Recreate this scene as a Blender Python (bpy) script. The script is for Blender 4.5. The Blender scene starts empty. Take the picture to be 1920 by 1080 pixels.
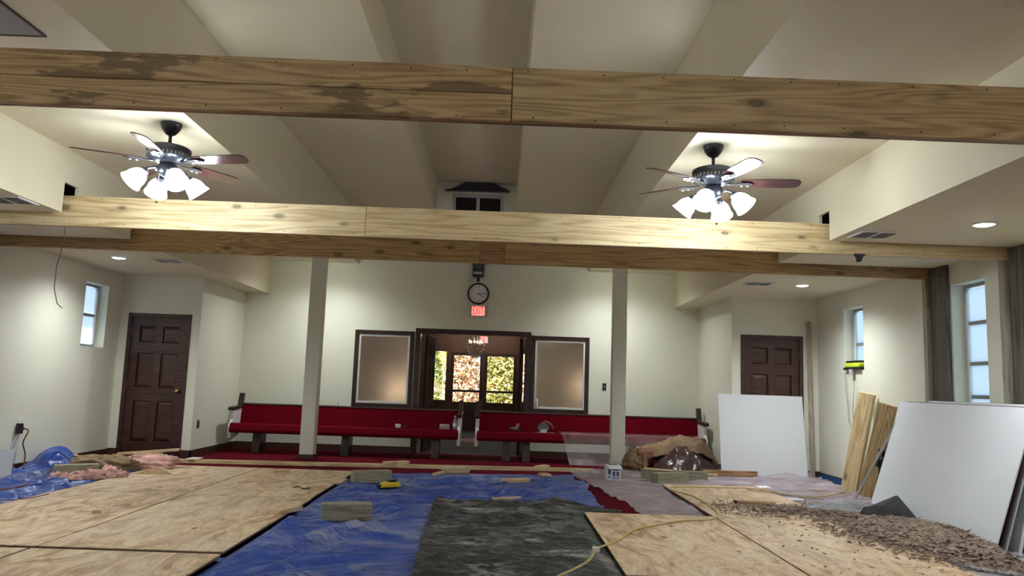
import bpy, math, random
from mathutils import Vector, Matrix, noise
random.seed(7)
R=math.radians
# ------------------------------------------------------------------ camera
F_PX,PITCH,YAW,ROLL,CAM_H=1441.6,R(7.152),R(.689),R(1.978),1.224
FW=Vector((math.sin(YAW)*math.cos(PITCH),math.cos(YAW)*math.cos(PITCH),math.sin(PITCH)))
RT0=Vector((math.cos(YAW),-math.sin(YAW),0)); UP0=RT0.cross(FW)
RT=RT0*math.cos(ROLL)+UP0*math.sin(ROLL); UP=-RT0*math.sin(ROLL)+UP0*math.cos(ROLL)
CAM=Vector((0,0,CAM_H))
scn=bpy.context.scene; COL=scn.collection
cd=bpy.data.cameras.new('camera'); cd.sensor_width=36; cd.lens=F_PX/1920*36; cd.clip_start=.05; cd.clip_end=200
co=bpy.data.objects.new('camera',cd); COL.objects.link(co)
m3=Matrix((RT,UP,-FW)).transposed(); co.matrix_world=Matrix.Translation(CAM)@m3.to_4x4()
scn.camera=co
def at(x,y,X=None,Y=None,Z=None):
    d=FW+RT*((x-960)/F_PX)+UP*((540-y)/F_PX)
    t=(Z-CAM_H)/d.z if Z is not None else (Y/d.y if Y is not None else X/d.x)
    return CAM+d*t
# ------------------------------------------------------------------ world, sun, exposure
w=bpy.data.worlds.new('world'); scn.world=w; w.use_nodes=True
bg=w.node_tree.nodes['Background']; bg.inputs[0].default_value=(.60,.80,1,1); bg.inputs[1].default_value=.42
sl=bpy.data.lights.new('sun','SUN'); sl.energy=10; sl.angle=.02; sl.color=(1,.93,.8)
so=bpy.data.objects.new('sun',sl); COL.objects.link(so)
so.rotation_euler=Vector((.10,.52,-.85)).to_track_quat('-Z','Y').to_euler(); so.location=(0,20,9)
scn.view_settings.view_transform='Standard'; scn.view_settings.look='None'
scn.view_settings.gamma=1; scn.view_settings.use_curve_mapping=False
scn.view_settings.exposure=1.65
FAN_E,CAN_W=16.0,38.0      # strength of the fan lamp shades, watts of each recessed light
# ------------------------------------------------------------------ materials
MATS={}
def nodes(name):
    m=bpy.data.materials.new(name); m.use_nodes=True; nt=m.node_tree
    return m,nt,nt.nodes['Principled BSDF']
def N(nt,t,**k):
    n=nt.nodes.new(t)
    for a,b in k.items():
        if a in n.inputs: n.inputs[a].default_value=b
        else: setattr(n,a,b)
    return n
def ramp(nt,src,stops):
    r=N(nt,'ShaderNodeValToRGB'); e=r.color_ramp.elements
    while len(e)<len(stops): e.new(.5)
    for q,(p,c) in zip(e,stops): q.position=p; q.color=(*c,1) if len(c)==3 else c
    nt.links.new(src,r.inputs[0]); return r.outputs[0]
def coords(nt,scale=(1,1,1),rnd=True):
    tc=N(nt,'ShaderNodeTexCoord'); mp=N(nt,'ShaderNodeMapping'); mp.inputs['Scale'].default_value=scale
    nt.links.new(tc.outputs['Object'],mp.inputs[0])
    if rnd:
        oi=N(nt,'ShaderNodeObjectInfo'); ml=N(nt,'ShaderNodeMath',operation='MULTIPLY'); ml.inputs[1].default_value=37.0
        nt.links.new(oi.outputs['Random'],ml.inputs[0]); nt.links.new(ml.outputs[0],mp.inputs['Location'])
    return mp.outputs[0]
def noi(nt,vec,scale,detail=4,rough=.55,dist=0):
    n=N(nt,'ShaderNodeTexNoise'); n.inputs['Scale'].default_value=scale; n.inputs['Detail'].default_value=detail
    n.inputs['Roughness'].default_value=rough; n.inputs['Distortion'].default_value=dist
    nt.links.new(vec,n.inputs['Vector']); return n.outputs[0]
def mixc(nt,fac,a,b,mode='MIX'):
    m=N(nt,'ShaderNodeMix',data_type='RGBA',blend_type=mode)
    for s,v in ((0,fac),(6,a),(7,b)):
        if hasattr(v,'links') or hasattr(v,'is_linked'): nt.links.new(v,m.inputs[s])
        else: m.inputs[s].default_value=v if s==0 else (*v,1)
    return m.outputs[2]
def bump(nt,b,h,st=.2,d=.01):
    n=N(nt,'ShaderNodeBump'); n.inputs['Strength'].default_value=st; n.inputs['Distance'].default_value=d
    nt.links.new(h,n.inputs['Height']); nt.links.new(n.outputs[0],b.inputs['Normal'])
def plain(name,col,rough=.5,metal=0,var=0,vs=6,bmp=0,bs=60,coat=0):
    if name in MATS: return MATS[name]
    m,nt,b=nodes(name); b.inputs['Base Color'].default_value=(*col,1); b.inputs['Roughness'].default_value=rough
    b.inputs['Metallic'].default_value=metal
    if coat: b.inputs['Coat Weight'].default_value=coat
    if var or bmp: v=coords(nt)
    if var:
        f=noi(nt,v,vs); c=ramp(nt,f,[(.3,tuple(x*(1-var) for x in col)),(.7,tuple(min(1,x*(1+var)) for x in col))])
        nt.links.new(c,b.inputs['Base Color'])
    if bmp: bump(nt,b,noi(nt,v,bs,3),bmp)
    MATS[name]=m; return m
def wood(name,light,mid,dark,scale=1,rough=.55,knots=True,rings=1.0,stain=None,bmp=.12,kn=(2.3,5,5),coat=0):
    m,nt,b=nodes(name)
    v=coords(nt,(.55*scale,9*scale,9*scale)); v2=coords(nt,(.17*scale,2.4*scale,2.4*scale))
    wv=N(nt,'ShaderNodeTexNoise'); wv.inputs['Scale'].default_value=2.0; wv.inputs['Detail'].default_value=2; nt.links.new(v2,wv.inputs[0])
    # growth rings: bands of a slow warped field
    mu=N(nt,'ShaderNodeMath',operation='MULTIPLY'); mu.inputs[1].default_value=105*rings; nt.links.new(wv.outputs[0],mu.inputs[0])
    sn=N(nt,'ShaderNodeMath',operation='SINE'); nt.links.new(mu.outputs[0],sn.inputs[0])
    fi=noi(nt,v,5,5,.65)
    ad=N(nt,'ShaderNodeMath',operation='MULTIPLY_ADD'); ad.inputs[1].default_value=.19; nt.links.new(sn.outputs[0],ad.inputs[0]); nt.links.new(fi,ad.inputs[2])
    c=ramp(nt,ad.outputs[0],[(.2,dark),(.45,mid),(.75,light)])
    big=noi(nt,v2,.9,3); c=mixc(nt,ramp(nt,big,[(.35,(0,0,0)),(.75,(.45,)*3)]),c,mid)
    if knots:
        vo=N(nt,'ShaderNodeTexVoronoi'); vo.inputs['Scale'].default_value=1.0
        nt.links.new(coords(nt,kn),vo.inputs['Vector'])
        k=ramp(nt,vo.outputs['Distance'],[(.0,(.85,)*3),(.06,(.75,)*3),(.085,(1,)*3),(.12,(.3,)*3),(.20,(0,)*3)])
        c=mixc(nt,k,c,tuple(x*.28 for x in mid))
    if stain:
        s=noi(nt,coords(nt,(.8,3.5,3.5)),2.0,6,.6); c=mixc(nt,ramp(nt,s,[(.53,(0,)*3),(.56,(.85,)*3)]),c,stain)
    nt.links.new(c,b.inputs['Base Color']); b.inputs['Roughness'].default_value=rough
    if coat: b.inputs['Coat Weight'].default_value=coat; b.inputs['Coat Roughness'].default_value=.25
    if bmp: bump(nt,b,fi,bmp,.004)
    MATS[name]=m; return m
def ply(name):
    m,nt,b=nodes(name)
    v=coords(nt,(2.0,.75,1)); a=noi(nt,v,2.0,8,.66,1.8)
    c=ramp(nt,a,[(.30,(.23,.12,.06)),(.42,(.47,.30,.165)),(.51,(.70,.51,.32)),(.66,(.82,.65,.45))])
    wv=noi(nt,coords(nt,(1.6,.5,1)),1.5,3,.5,1.0); mu=N(nt,'ShaderNodeMath',operation='MULTIPLY'); mu.inputs[1].default_value=95; nt.links.new(wv,mu.inputs[0])
    sn=N(nt,'ShaderNodeMath',operation='SINE'); nt.links.new(mu.outputs[0],sn.inputs[0])
    c=mixc(nt,ramp(nt,sn.outputs[0],[(.35,(0,)*3),(.95,(.38,)*3)]),c,(.37,.22,.12))
    f=noi(nt,coords(nt,(30,3,1)),3,4,.6); c=mixc(nt,ramp(nt,f,[(.4,(0,)*3),(.75,(.3,)*3)]),c,(.42,.27,.15))
    d=noi(nt,coords(nt,(1,1,1)),1.3,4); c=mixc(nt,ramp(nt,d,[(.45,(0,)*3),(.75,(.45,)*3)]),c,(.68,.56,.44))
    vo=N(nt,'ShaderNodeTexVoronoi'); nt.links.new(coords(nt,(3.2,1.7,1)),vo.inputs['Vector']); vo.inputs['Scale'].default_value=1
    k=ramp(nt,vo.outputs['Distance'],[(.0,(1,)*3),(.055,(.9,)*3),(.085,(0,)*3)]); c=mixc(nt,k,c,(.13,.07,.04))
    nt.links.new(c,b.inputs['Base Color']); b.inputs['Roughness'].default_value=.62; bump(nt,b,f,.08,.003)
    MATS[name]=m; return m
def tarp_mat(name,col,dust,amt,rough=.38,th=0,ang=42,fold=.05):
    m,nt,b=nodes(name); v=coords(nt,(1,1.6,1),False)
    s=noi(nt,v,1.3,6,.6,.6); s2=noi(nt,coords(nt,(1.5,6,1),False),3.2,9,.75,1.8)
    mm=N(nt,'ShaderNodeMath',operation='MULTIPLY'); nt.links.new(s,mm.inputs[0]); nt.links.new(s2,mm.inputs[1])
    k=ramp(nt,mm.outputs[0],[(.25+th,(0,)*3),(.30+th,(amt*.35,)*3),(.37+th,(amt,)*3)])
    c=mixc(nt,k,col,dust); nt.links.new(c,b.inputs['Base Color'])
    rr=N(nt,'ShaderNodeMapRange'); rr.inputs[3].default_value=rough; rr.inputs[4].default_value=.9; nt.links.new(k,rr.inputs[0]); nt.links.new(rr.outputs[0],b.inputs['Roughness'])
    tc=N(nt,'ShaderNodeTexCoord'); mp=N(nt,'ShaderNodeMapping'); mp.inputs['Rotation'].default_value=(0,0,R(-ang)); mp.inputs['Scale'].default_value=(1,1,1); nt.links.new(tc.outputs['Object'],mp.inputs[0])
    m2=N(nt,'ShaderNodeMapping'); m2.inputs['Scale'].default_value=(.45,3.6,1); nt.links.new(mp.outputs[0],m2.inputs[0])
    fo=noi(nt,m2.outputs[0],1.2,2,.45,.5); rg=ramp(nt,fo,[(.36,(.2,)*3),(.47,(.9,)*3),(.5,(.15,)*3),(.6,(.55,)*3),(.68,(.1,)*3)])
    ad=N(nt,'ShaderNodeMath',operation='MULTIPLY_ADD'); ad.inputs[1].default_value=.35; nt.links.new(noi(nt,coords(nt,(1,1.5,1),False),6,2),ad.inputs[0]); nt.links.new(rg,ad.inputs[2])
    bump(nt,b,ad.outputs[0],.8,fold); MATS[name]=m; return m
def sheet_mat(name,col,op,rough=.25):
    m,nt,b=nodes(name); b.inputs['Base Color'].default_value=(*col,1); b.inputs['Roughness'].default_value=rough
    tr=N(nt,'ShaderNodeBsdfTransparent'); mx=N(nt,'ShaderNodeMixShader')
    f=noi(nt,coords(nt,(1,2,1),False),3.5,5); nt.links.new(ramp(nt,f,[(.3,(op*.75,)*3),(.75,(min(1,op*1.3),)*3)]),mx.inputs[0])
    nt.links.new(tr.outputs[0],mx.inputs[1]); nt.links.new(b.outputs[0],mx.inputs[2])
    nt.links.new(mx.outputs[0],nt.nodes['Material Output'].inputs[0]); bump(nt,b,noi(nt,coords(nt,(1,2,1),False),16,4),.3,.02)
    MATS[name]=m; return m
def emis(name,col,st):
    m,nt,b=nodes(name); b.inputs['Base Color'].default_value=(*[x*.8 for x in col],1); b.inputs['Emission Color'].default_value=(*col,1); b.inputs['Emission Strength'].default_value=st
    MATS[name]=m; return m
def translucent(name,col,rough=.4,gl=.08):
    m,nt,b=nodes(name); t=N(nt,'ShaderNodeBsdfTranslucent'); t.inputs[0].default_value=(*col,1)
    g=N(nt,'ShaderNodeBsdfGlossy'); g.inputs['Roughness'].default_value=rough
    mx=N(nt,'ShaderNodeMixShader'); mx.inputs[0].default_value=gl
    nt.links.new(t.outputs[0],mx.inputs[1]); nt.links.new(g.outputs[0],mx.inputs[2]); nt.links.new(mx.outputs[0],nt.nodes['Material Output'].inputs[0])
    MATS[name]=m; return m
def frosted(name,rough=.5):
    m,nt,b=nodes(name); b.inputs['Base Color'].default_value=(.93,.88,.8,1); b.inputs['Transmission Weight'].default_value=1; b.inputs['Roughness'].default_value=rough; b.inputs['IOR'].default_value=1.3
    bump(nt,b,noi(nt,coords(nt),90,2),.25,.01); MATS[name]=m; return m
def sidelight(name):
    m,nt,b=nodes(name); b.inputs['Base Color'].default_value=(.95,.9,.82,1); b.inputs['Transmission Weight'].default_value=1; b.inputs['Roughness'].default_value=.62; b.inputs['IOR'].default_value=1.25
    t=N(nt,'ShaderNodeBsdfTranslucent'); t.inputs[0].default_value=(.95,.9,.82,1); mx=N(nt,'ShaderNodeMixShader'); mx.inputs[0].default_value=.4
    nt.links.new(b.outputs[0],mx.inputs[1]); nt.links.new(t.outputs[0],mx.inputs[2]); nt.links.new(mx.outputs[0],nt.nodes['Material Output'].inputs[0]); MATS[name]=m; return m
def clear(name,tint=(1,1,1)):
    m,nt,b=nodes(name); tr=N(nt,'ShaderNodeBsdfTransparent'); tr.inputs[0].default_value=(*tint,1)
    g=N(nt,'ShaderNodeBsdfGlossy'); g.inputs['Roughness'].default_value=.03; mx=N(nt,'ShaderNodeMixShader'); mx.inputs[0].default_value=.05
    nt.links.new(tr.outputs[0],mx.inputs[1]); nt.links.new(g.outputs[0],mx.inputs[2]); nt.links.new(mx.outputs[0],nt.nodes['Material Output'].inputs[0]); MATS[name]=m; return m

WALL=plain('wall_paint',(.74,.735,.61),.6,var=.02,vs=1.2,bmp=.06,bs=180)
CEIL=plain('ceiling_paint',(.71,.64,.475),.65,var=.02,vs=1,bmp=.05,bs=150)
DARKATTIC=plain('attic_dark',(.03,.04,.06),.9)  # navy near-black, paints in the darkness of the attic
CARPET=plain('red_carpet',(.11,.002,.010),.95,var=.25,vs=40,bmp=.5,bs=400)
BASEB=plain('baseboard_brown',(.055,.022,.013),.45)
PINE=wood('pine',(.56,.40,.20),(.43,.29,.13),(.235,.135,.045),rings=1.2)
PINE_S=wood('pine_stained',(.57,.40,.20),(.43,.285,.13),(.25,.14,.05),stain=(.16,.10,.04),rings=1.2)
PINE_L=wood('pine_pale',(.82,.66,.40),(.70,.53,.29),(.45,.30,.13),rings=.8)
PINE_D=wood('pine_brown',(.46,.28,.14),(.33,.19,.09),(.17,.09,.04),rings=1.1)
SCRAP=wood('scrap_pine',(.74,.58,.37),(.60,.43,.25),(.40,.25,.12),scale=2,knots=False)
SCRAPG=wood('grey_board',(.40,.35,.27),(.31,.265,.20),(.19,.16,.12),knots=False)
BEAM3=wood('pine_tan',(.54,.37,.18),(.43,.28,.125),(.24,.14,.05),rings=1.1)
TREATED=wood('treated_pine',(.38,.345,.24),(.275,.25,.17),(.14,.125,.08),scale=2,kn=(5,9,9))
WEATHER=wood('weathered_plank',(.13,.125,.095),(.085,.082,.062),(.035,.034,.027),rings=.6)
PLYW=ply('plywood'); PLYEDGE=plain('ply_edge',(.16,.09,.045),.8)
MAHOG=wood('mahogany',(.075,.022,.014),(.045,.013,.009),(.016,.006,.005),knots=False,rough=.35,bmp=.04,coat=.25)
DKWOOD=plain('dark_frame_wood',(.032,.012,.008),.38,var=.3,vs=4)
BLUE=tarp_mat('blue_tarp',(.024,.068,.33),(.40,.41,.43),.8,.36)
BLACKT=tarp_mat('black_tarp',(.030,.034,.037),(.52,.49,.43),.8,.38,.02,-20,.035)
CLEARP=sheet_mat('clear_plastic',(.72,.64,.70),.42,.22)
CLEARD=sheet_mat('clear_drape',(.75,.66,.68),.17,.14)
DRYW=plain('drywall_face',(.72,.735,.775),.8,var=.015,vs=2)
REDF=plain('red_fabric',(.125,.001,.007),.9,var=.12,vs=30,bmp=.2,bs=300)
for _m in (REDF,CARPET): _m.node_tree.nodes['Principled BSDF'].inputs['Specular IOR Level'].default_value=.08
WHITEP=plain('white_paint',(.78,.76,.75),.35); GREYP=plain('grey_paint',(.45,.43,.43),.4)
BLACK=plain('black_plastic',(.012,.012,.014),.4); CHROME=plain('metal_bright',(.75,.75,.76),.22,1); ALU=plain('aluminium',(.50,.51,.52),.38,.85)
BRASS=plain('brass',(.8,.62,.32),.2,1); DARKM=plain('fan_bronze',(.055,.06,.075),.28,.7)
BLADE=plain('fan_blade_wood',(.05,.017,.017),.3,var=.25,vs=5,coat=.4)
WINF=plain('window_aluminium',(.40,.41,.42),.4,.6); WHITETRIM=plain('white_trim',(.75,.75,.74),.4)
GLASSD=translucent('daylight_frosted',(.9,.94,.97)); FROST=sidelight('frosted_sidelight'); CLEARG=clear('clear_glass')
DARKGL=plain('dark_glass',(.004,.005,.006),.15)  # near-black opaque glass of the gable panes
PINKI=plain('pink_insulation',(.60,.34,.29),.95,var=.35,vs=9,bmp=.6,bs=45)
KRAFT=plain('kraft_insulation',(.24,.155,.085),.85,var=.35,vs=7,bmp=.7,bs=30)
BAGP=plain('brown_plastic_bag',(.075,.04,.035),.22,var=.4,vs=6,bmp=.5,bs=18)
CELL=plain('cellulose',(.27,.20,.155),.95,var=.5,vs=16,bmp=.6,bs=90)
GREYROCK=plain('dark_felt',(.05,.052,.056),.8,var=.3,vs=14,bmp=.3)
YELLOW=plain('yellow_plastic',(.75,.52,.02),.4); LIME=plain('lime_plastic',(.62,.75,.04),.4)
CORDY=plain('yellow_cord',(.52,.41,.15),.6); CORDR=plain('red_cord',(.17,.035,.025),.5); CORDB=plain('grey_cord',(.16,.15,.14),.5)
TAPE=plain('blue_tape',(.02,.10,.32),.6); CARD=plain('white_card',(.72,.74,.76),.6); INK=plain('blue_ink',(.05,.09,.2),.6)
HOLE=plain('screw_dark',(.02,.012,.008),.7)
# ------------------------------------------------------------------ mesh builder
class MB:
    def __init__(s): s.v=[]; s.f=[]
    def add(s,vs,fs,M=None):
        o=len(s.v)
        for p in vs:
            p=Vector(p); s.v.append(tuple(M@p if M else p))
        s.f+= [tuple(i+o for i in q) for q in fs]; return s
    def box(s,x0,x1,y0,y1,z0,z1,M=None):
        return s.add([(x,y,z) for z in (z0,z1) for y in (y0,y1) for x in (x0,x1)],[(0,2,3,1),(4,5,7,6),(0,1,5,4),(2,6,7,3),(0,4,6,2),(1,3,7,5)],M)
    def prism(s,pts,a0,a1,axis='y',M=None):
        n=len(pts)
        def P(p,a): return {'y':(p[0],a,p[1]),'x':(a,p[0],p[1]),'z':(p[0],p[1],a)}[axis]
        vs=[P(p,a0) for p in pts]+[P(p,a1) for p in pts]
        return s.add(vs,[tuple(range(n)),tuple(range(2*n-1,n-1,-1))]+[(i,(i+1)%n,(i+1)%n+n,i+n) for i in range(n)],M)
    def tube(s,path,r,n=8,caps=True):
        path=[Vector(p) for p in path]; rs=r if isinstance(r,(list,tuple)) else [r]*len(path); vs=[];fs=[]
        ref=None
        for i,p in enumerate(path):
            t=(path[min(i+1,len(path)-1)]-path[max(i-1,0)]).normalized()
            a=t.cross(Vector((0,0,1))) if ref is None else ref-t*ref.dot(t)
            if a.length<1e-4: a=t.cross(Vector((1,0,0)))
            a.normalize(); ref=a; b=t.cross(a)
            vs+=[p+(a*math.cos(2*math.pi*k/n)+b*math.sin(2*math.pi*k/n))*rs[i] for k in range(n)]
        for i in range(len(path)-1):
            fs+=[(i*n+k,i*n+(k+1)%n,(i+1)*n+(k+1)%n,(i+1)*n+k) for k in range(n)]
        if caps: fs+=[tuple(range(n-1,-1,-1)),tuple((len(path)-1)*n+k for k in range(n))]
        return s.add(vs,fs)
    def lathe(s,prof,n=20,M=None,caps=True):
        vs=[(r*math.cos(2*math.pi*k/n),r*math.sin(2*math.pi*k/n),z) for r,z in prof for k in range(n)]
        fs=[(i*n+k,i*n+(k+1)%n,(i+1)*n+(k+1)%n,(i+1)*n+k) for i in range(len(prof)-1) for k in range(n)]
        if caps: fs+=[tuple(range(n-1,-1,-1)),tuple((len(prof)-1)*n+k for k in range(n))]
        return s.add(vs,fs,M)
    def grid(s,fn,nu,nv):
        vs=[fn(i/nu,j/nv) for j in range(nv+1) for i in range(nu+1)]
        return s.add(vs,[(j*(nu+1)+i,j*(nu+1)+i+1,(j+1)*(nu+1)+i+1,(j+1)*(nu+1)+i) for j in range(nv) for i in range(nu)])
    def build(s,name,mat,parent=None,smooth=False,bevel=0,M=None,solid=0):
        me=bpy.data.meshes.new(name); me.from_pydata(s.v,[],s.f); me.materials.append(mat)
        if smooth: me.polygons.foreach_set('use_smooth',[True]*len(me.polygons))
        import bmesh
        b=bmesh.new(); b.from_mesh(me); bmesh.ops.recalc_face_normals(b,faces=b.faces); b.to_mesh(me); b.free()
        o=bpy.data.objects.new(name,me); COL.objects.link(o)
        if M is not None: o.matrix_basis=M
        par(o,parent)
        if solid: md=o.modifiers.new('solid','SOLIDIFY'); md.thickness=solid; md.offset=0
        if bevel: md=o.modifiers.new('bevel','BEVEL'); md.width=bevel; md.segments=2; md.limit_method='ANGLE'
        return o
def par(o,p):
    if p is not None: o.parent=p; o.matrix_parent_inverse=p.matrix_basis.inverted()
def tag(o,label,cat,group=None):
    o['label']=label; o['category']=cat
    if group: o['group']=group
    return o
def struct(o,label=None):
    o['kind']='structure'
    if label: o['label']=label
    return o
def thing(name,loc,label,cat,group=None):
    e=bpy.data.objects.new(name,None); e.empty_display_size=.1; COL.objects.link(e); e.matrix_basis=Matrix.Translation(Vector(loc))
    return tag(e,label,cat,group)
def B(*a): return MB().box(*a)
def holes(axis,u0,u1,v0,v1,t0,t1,hs):
    """wall slab with rectangular holes (u horizontal, v up), thickness t0..t1 along the other axis"""
    m=MB(); us=sorted({u0,u1,*[a for h in hs for a in h[:2]]}); vs=sorted({v0,v1,*[a for h in hs for a in h[2:]]})
    for i in range(len(us)-1):
        for j in range(len(vs)-1):
            cu,cv=(us[i]+us[i+1])/2,(vs[j]+vs[j+1])/2
            if any(h[0]<cu<h[1] and h[2]<cv<h[3] for h in hs): continue
            if axis=='x': m.box(us[i],us[i+1],t0,t1,vs[j],vs[j+1])
            else: m.box(t0,t1,us[i],us[i+1],vs[j],vs[j+1])
    return m
def frame(axis,u0,u1,v0,v1,wd,t0,t1,bottom=True):
    m=MB(); q=[(u0,u0+wd,v0,v1),(u1-wd,u1,v0,v1),(u0+wd,u1-wd,v1-wd,v1)]
    if bottom: q.append((u0+wd,u1-wd,v0,v0+wd))
    for a,b,c,d in q:
        m.box(a,b,t0,t1,c,d) if axis=='x' else m.box(t0,t1,a,b,c,d)
    return m
# ------------------------------------------------------------------ the room
XL,XR,CX,Y0,YD,YF=-5.67,4.76,-.526,-3.5,11.5,13.4
XJL,XJR,WS,W1,W2=-4.48,3.465,3.543,2.018,.71
ZS,Z1,Z2A,Z2B,Z3=2.651,3.244,4.07,4.25,4.76
BEAMS=[(3.747,2.543),(7.05,2.540),(8.37,2.538)]; BT=.08; BHT=.286
struct(B(XL-.2,XR+.2,Y0-.2,YF+.1,-.05,0).build('floor',CARPET))
win_r1=(7.46,8.03,.95,2.43); win_r2=(10.03,10.60,1.575,2.42); win_l=(10.48,11.09,1.545,2.425)
struct(holes('y',Y0,YD,0,ZS+.03,XL-.2,XL,[win_l]).build('wall_left',WALL))
struct(holes('y',Y0,YD,0,ZS+.03,XR,XR+.2,[win_r1,win_r2]).build('wall_right',WALL))
struct(B(XL-.2,XR+.2,Y0-.15,Y0,0,5).build('wall_back',WALL))
dL=(-5.545,-4.612,0,2.09); dR=(3.598,4.536,0,2.09)
struct(holes('x',XL-.2,XJL,0,ZS+.03,YD,YD+.12,[dL]).build('wall_door_side',WALL))
struct(holes('x',XJR,XR+.2,0,ZS+.03,YD,YD+.12,[dR]).build('wall_door_side',WALL))
struct(B(XJL-.12,XJL,YD+.12,YF,0,ZS+.03).build('wall_jog',WALL))
struct(B(XJR,XJR+.12,YD+.12,YF,0,ZS+.03).build('wall_jog',WALL))
sideL=(-2.46,-1.575,.83,2.01); sideR=(.605,1.475,.83,2.01); mid=(-1.40,.45,0,2.06); gab=(-.95,-.035,3.75,4.56)
struct(holes('x',XJL-.12,XJR+.12,0,4.95,YF,YF+.16,[sideL,sideR,mid,gab]).build('wall_far',WALL))
# stepped ceiling
m=MB(); a,b=Y0,YF
m.box(CX-W2-.03,CX+W2+.03,a,b,Z3,Z3+.03)
for s in (-1,1):
    x=lambda d,s=s: CX+s*d
    def bx(p,q,z0,z1): m.box(min(x(p),x(q)),max(x(p),x(q)),a,b,z0,z1)
    bx(W2,W2+.03,Z2B+.03,Z3); bx(W1,W1+.03,Z1+.03,Z2A)
    m.prism([(x(W2),Z2B),(x(W1+.03),Z2A),(x(W1+.03),Z2A+.03),(x(W2),Z2B+.03)],a,b,'y')
    bx(W1,WS+.03,Z1,Z1+.03)
struct(m.build('ceiling',CEIL))
for s,xe in ((-1,XL),(1,XR)):
    m=MB(); x=CX+s*WS; xs=(min(x,x+s*.03),max(x,x+s*.03)); xb=(min(x,xe-(0)),max(x,xe))
    ys=[Y0]+[q for by,_ in BEAMS for q in (by-.07,by+.16)]+[YF]
    for i in range(0,len(ys),2): m.box(*xs,ys[i],ys[i+1],ZS+.03,Z1)
    for by,_ in BEAMS: m.box(*xs,by-.07,by+.16,2.935,Z1)
    ys=[Y0]+[q for by,_ in BEAMS for q in (by-.07,by+BT+.006)]+[YF]
    for i in range(0,len(ys),2): m.box(*xb,ys[i],ys[i+1],ZS,ZS+.03)
    struct(m.build('ceiling_soffit',CEIL))
struct(B(XL-.3,XR+.3,Y0-.3,YF+.3,4.95,5.05).build('roof_light_block',DARKATTIC))  # unseen slab added over everything to keep sky light out
for s,x in ((0,XL-.2),(1,XR+.2)):   # outer attic walls above the soffits
    struct(B(x-.05,x+.05,Y0-.3,YF+.2,ZS+.03,4.95).build('attic_dark_panel',DARKATTIC))
for by,_ in BEAMS[1:]:               # dark boards painting in the unlit attic seen through each beam notch
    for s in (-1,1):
        x=CX+s*(WS+.5); struct(B(min(x,x+s*.05),max(x,x+s*.05),by-.5,by+.6,ZS+.03,Z1+.3).build('attic_dark_panel',DARKATTIC))
# baseboards
bbs=[('left',B(XL,XL+.015,Y0,YD,0,.10)),('far',holes('x',XJL,XJR,0,.11,YF-.018,YF,[(-1.49,.53,0,.11)])),
 ('jog_left',B(XJL,XJL+.016,YD-.016,YF,0,.11)),('jog_right',B(XJR-.016,XJR,YD-.016,YF,0,.11)),
 ('door_left',B(dL[1]+.0,XJL+.016,YD-.016,YD,0,.11)),('door_left_corner',B(XL,dL[0],YD-.016,YD,0,.11)),
 ('door_right',holes('x',XJR-.016,XR,0,.11,YD-.016,YD,[(dR[0],dR[1],0,.11)])),('right',B(XR-.015,XR,Y0,YD,0,.10))]
for n,m in bbs: struct(m.build('baseboard_'+n,BASEB))
# windows
def wall_window(i,win,side,bars,label):
    y0,y1,z0,z1=win; s=side; xw=XR if s>0 else XL; xg=xw+s*.14
    o=struct(frame('y',y0,y1,z0,z1,.035,min(xg,xg+s*.05),max(xg,xg+s*.05)).build('window_%d'%i,WINF),label)
    zs=[z0+.035]+list(bars)+[z1-.035]
    for z in bars: B(min(xg-s*.012,xg+s*.045),max(xg-s*.012,xg+s*.045),y0+.035,y1-.035,z-.018,z+.018).build('meeting_rail',WINF,o)
    for a_,b_ in zip(zs[:-1],zs[1:]): B(min(xg+s*.02,xg+s*.026),max(xg+s*.02,xg+s*.026),y0+.036,y1-.036,a_+.01,b_-.01).build('pane',GLASSD,o)
    yj=y1-.05; B(min(xg-s*.02,xg),max(xg-s*.02,xg),yj-.02,yj+.015,z0+.05,z1-.08).build('sash_track',WHITETRIM,o)
    return o
wall_window(1,win_r1,1,(1.26,1.60,2.02),'tall window with bluish frosted panes between the two timber posts')
wall_window(2,win_r2,1,(1.93,),'short recessed window with frosted panes above the lime tool')
wall_window(3,win_l,-1,(1.99,),'short recessed window beside the panelled door with a brass knob')
for i,sd,lab in ((4,sideL,'frosted sidelight in a dark frame beside the switchless wall end of the doorway'),(5,sideR,'frosted sidelight in a dark frame with a small bottle on its ledge')):
    u0,u1,v0,v1=sd
    o=struct(frame('x',u0-.07,u1+.07,v0-.075,v1+.07,.07,YF-.025,YF+.12).build('window_%d'%i,DKWOOD,bevel=.004),lab)
    frame('x',u0,u1,v0,v1,.032,YF-.005,YF+.06).build('inner_bead',WHITETRIM,o)
    B(u0+.03,u1-.03,YF+.03,YF+.038,v0+.03,v1-.03).build('pane',FROST,o)
o=struct(frame('x',gab[0],gab[1],gab[2],gab[3],.06,YF-.03,YF+.1).build('window_6',GREYP),'small dark sliding window high in the gable under a black hood')
B(-.525,-.465,YF-.02,YF+.06,gab[2]+.06,gab[3]-.06).build('mullion',GREYP,o)
for a_,b_ in ((gab[0]+.06,-.525),(-.465,gab[1]-.06)): B(a_,b_,YF+.03,YF+.036,gab[2]+.06,gab[3]-.06).build('pane',DARKGL,o)
MB().prism([(-1.09,4.60),(-.96,4.625),(-.72,4.752),(-.24,4.752),(.0,4.64),(.06,4.61)],YF-.12,YF-.005,'y').build('trapezoid',BLACK,o)  # thin black trapezoid above the gable window
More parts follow.
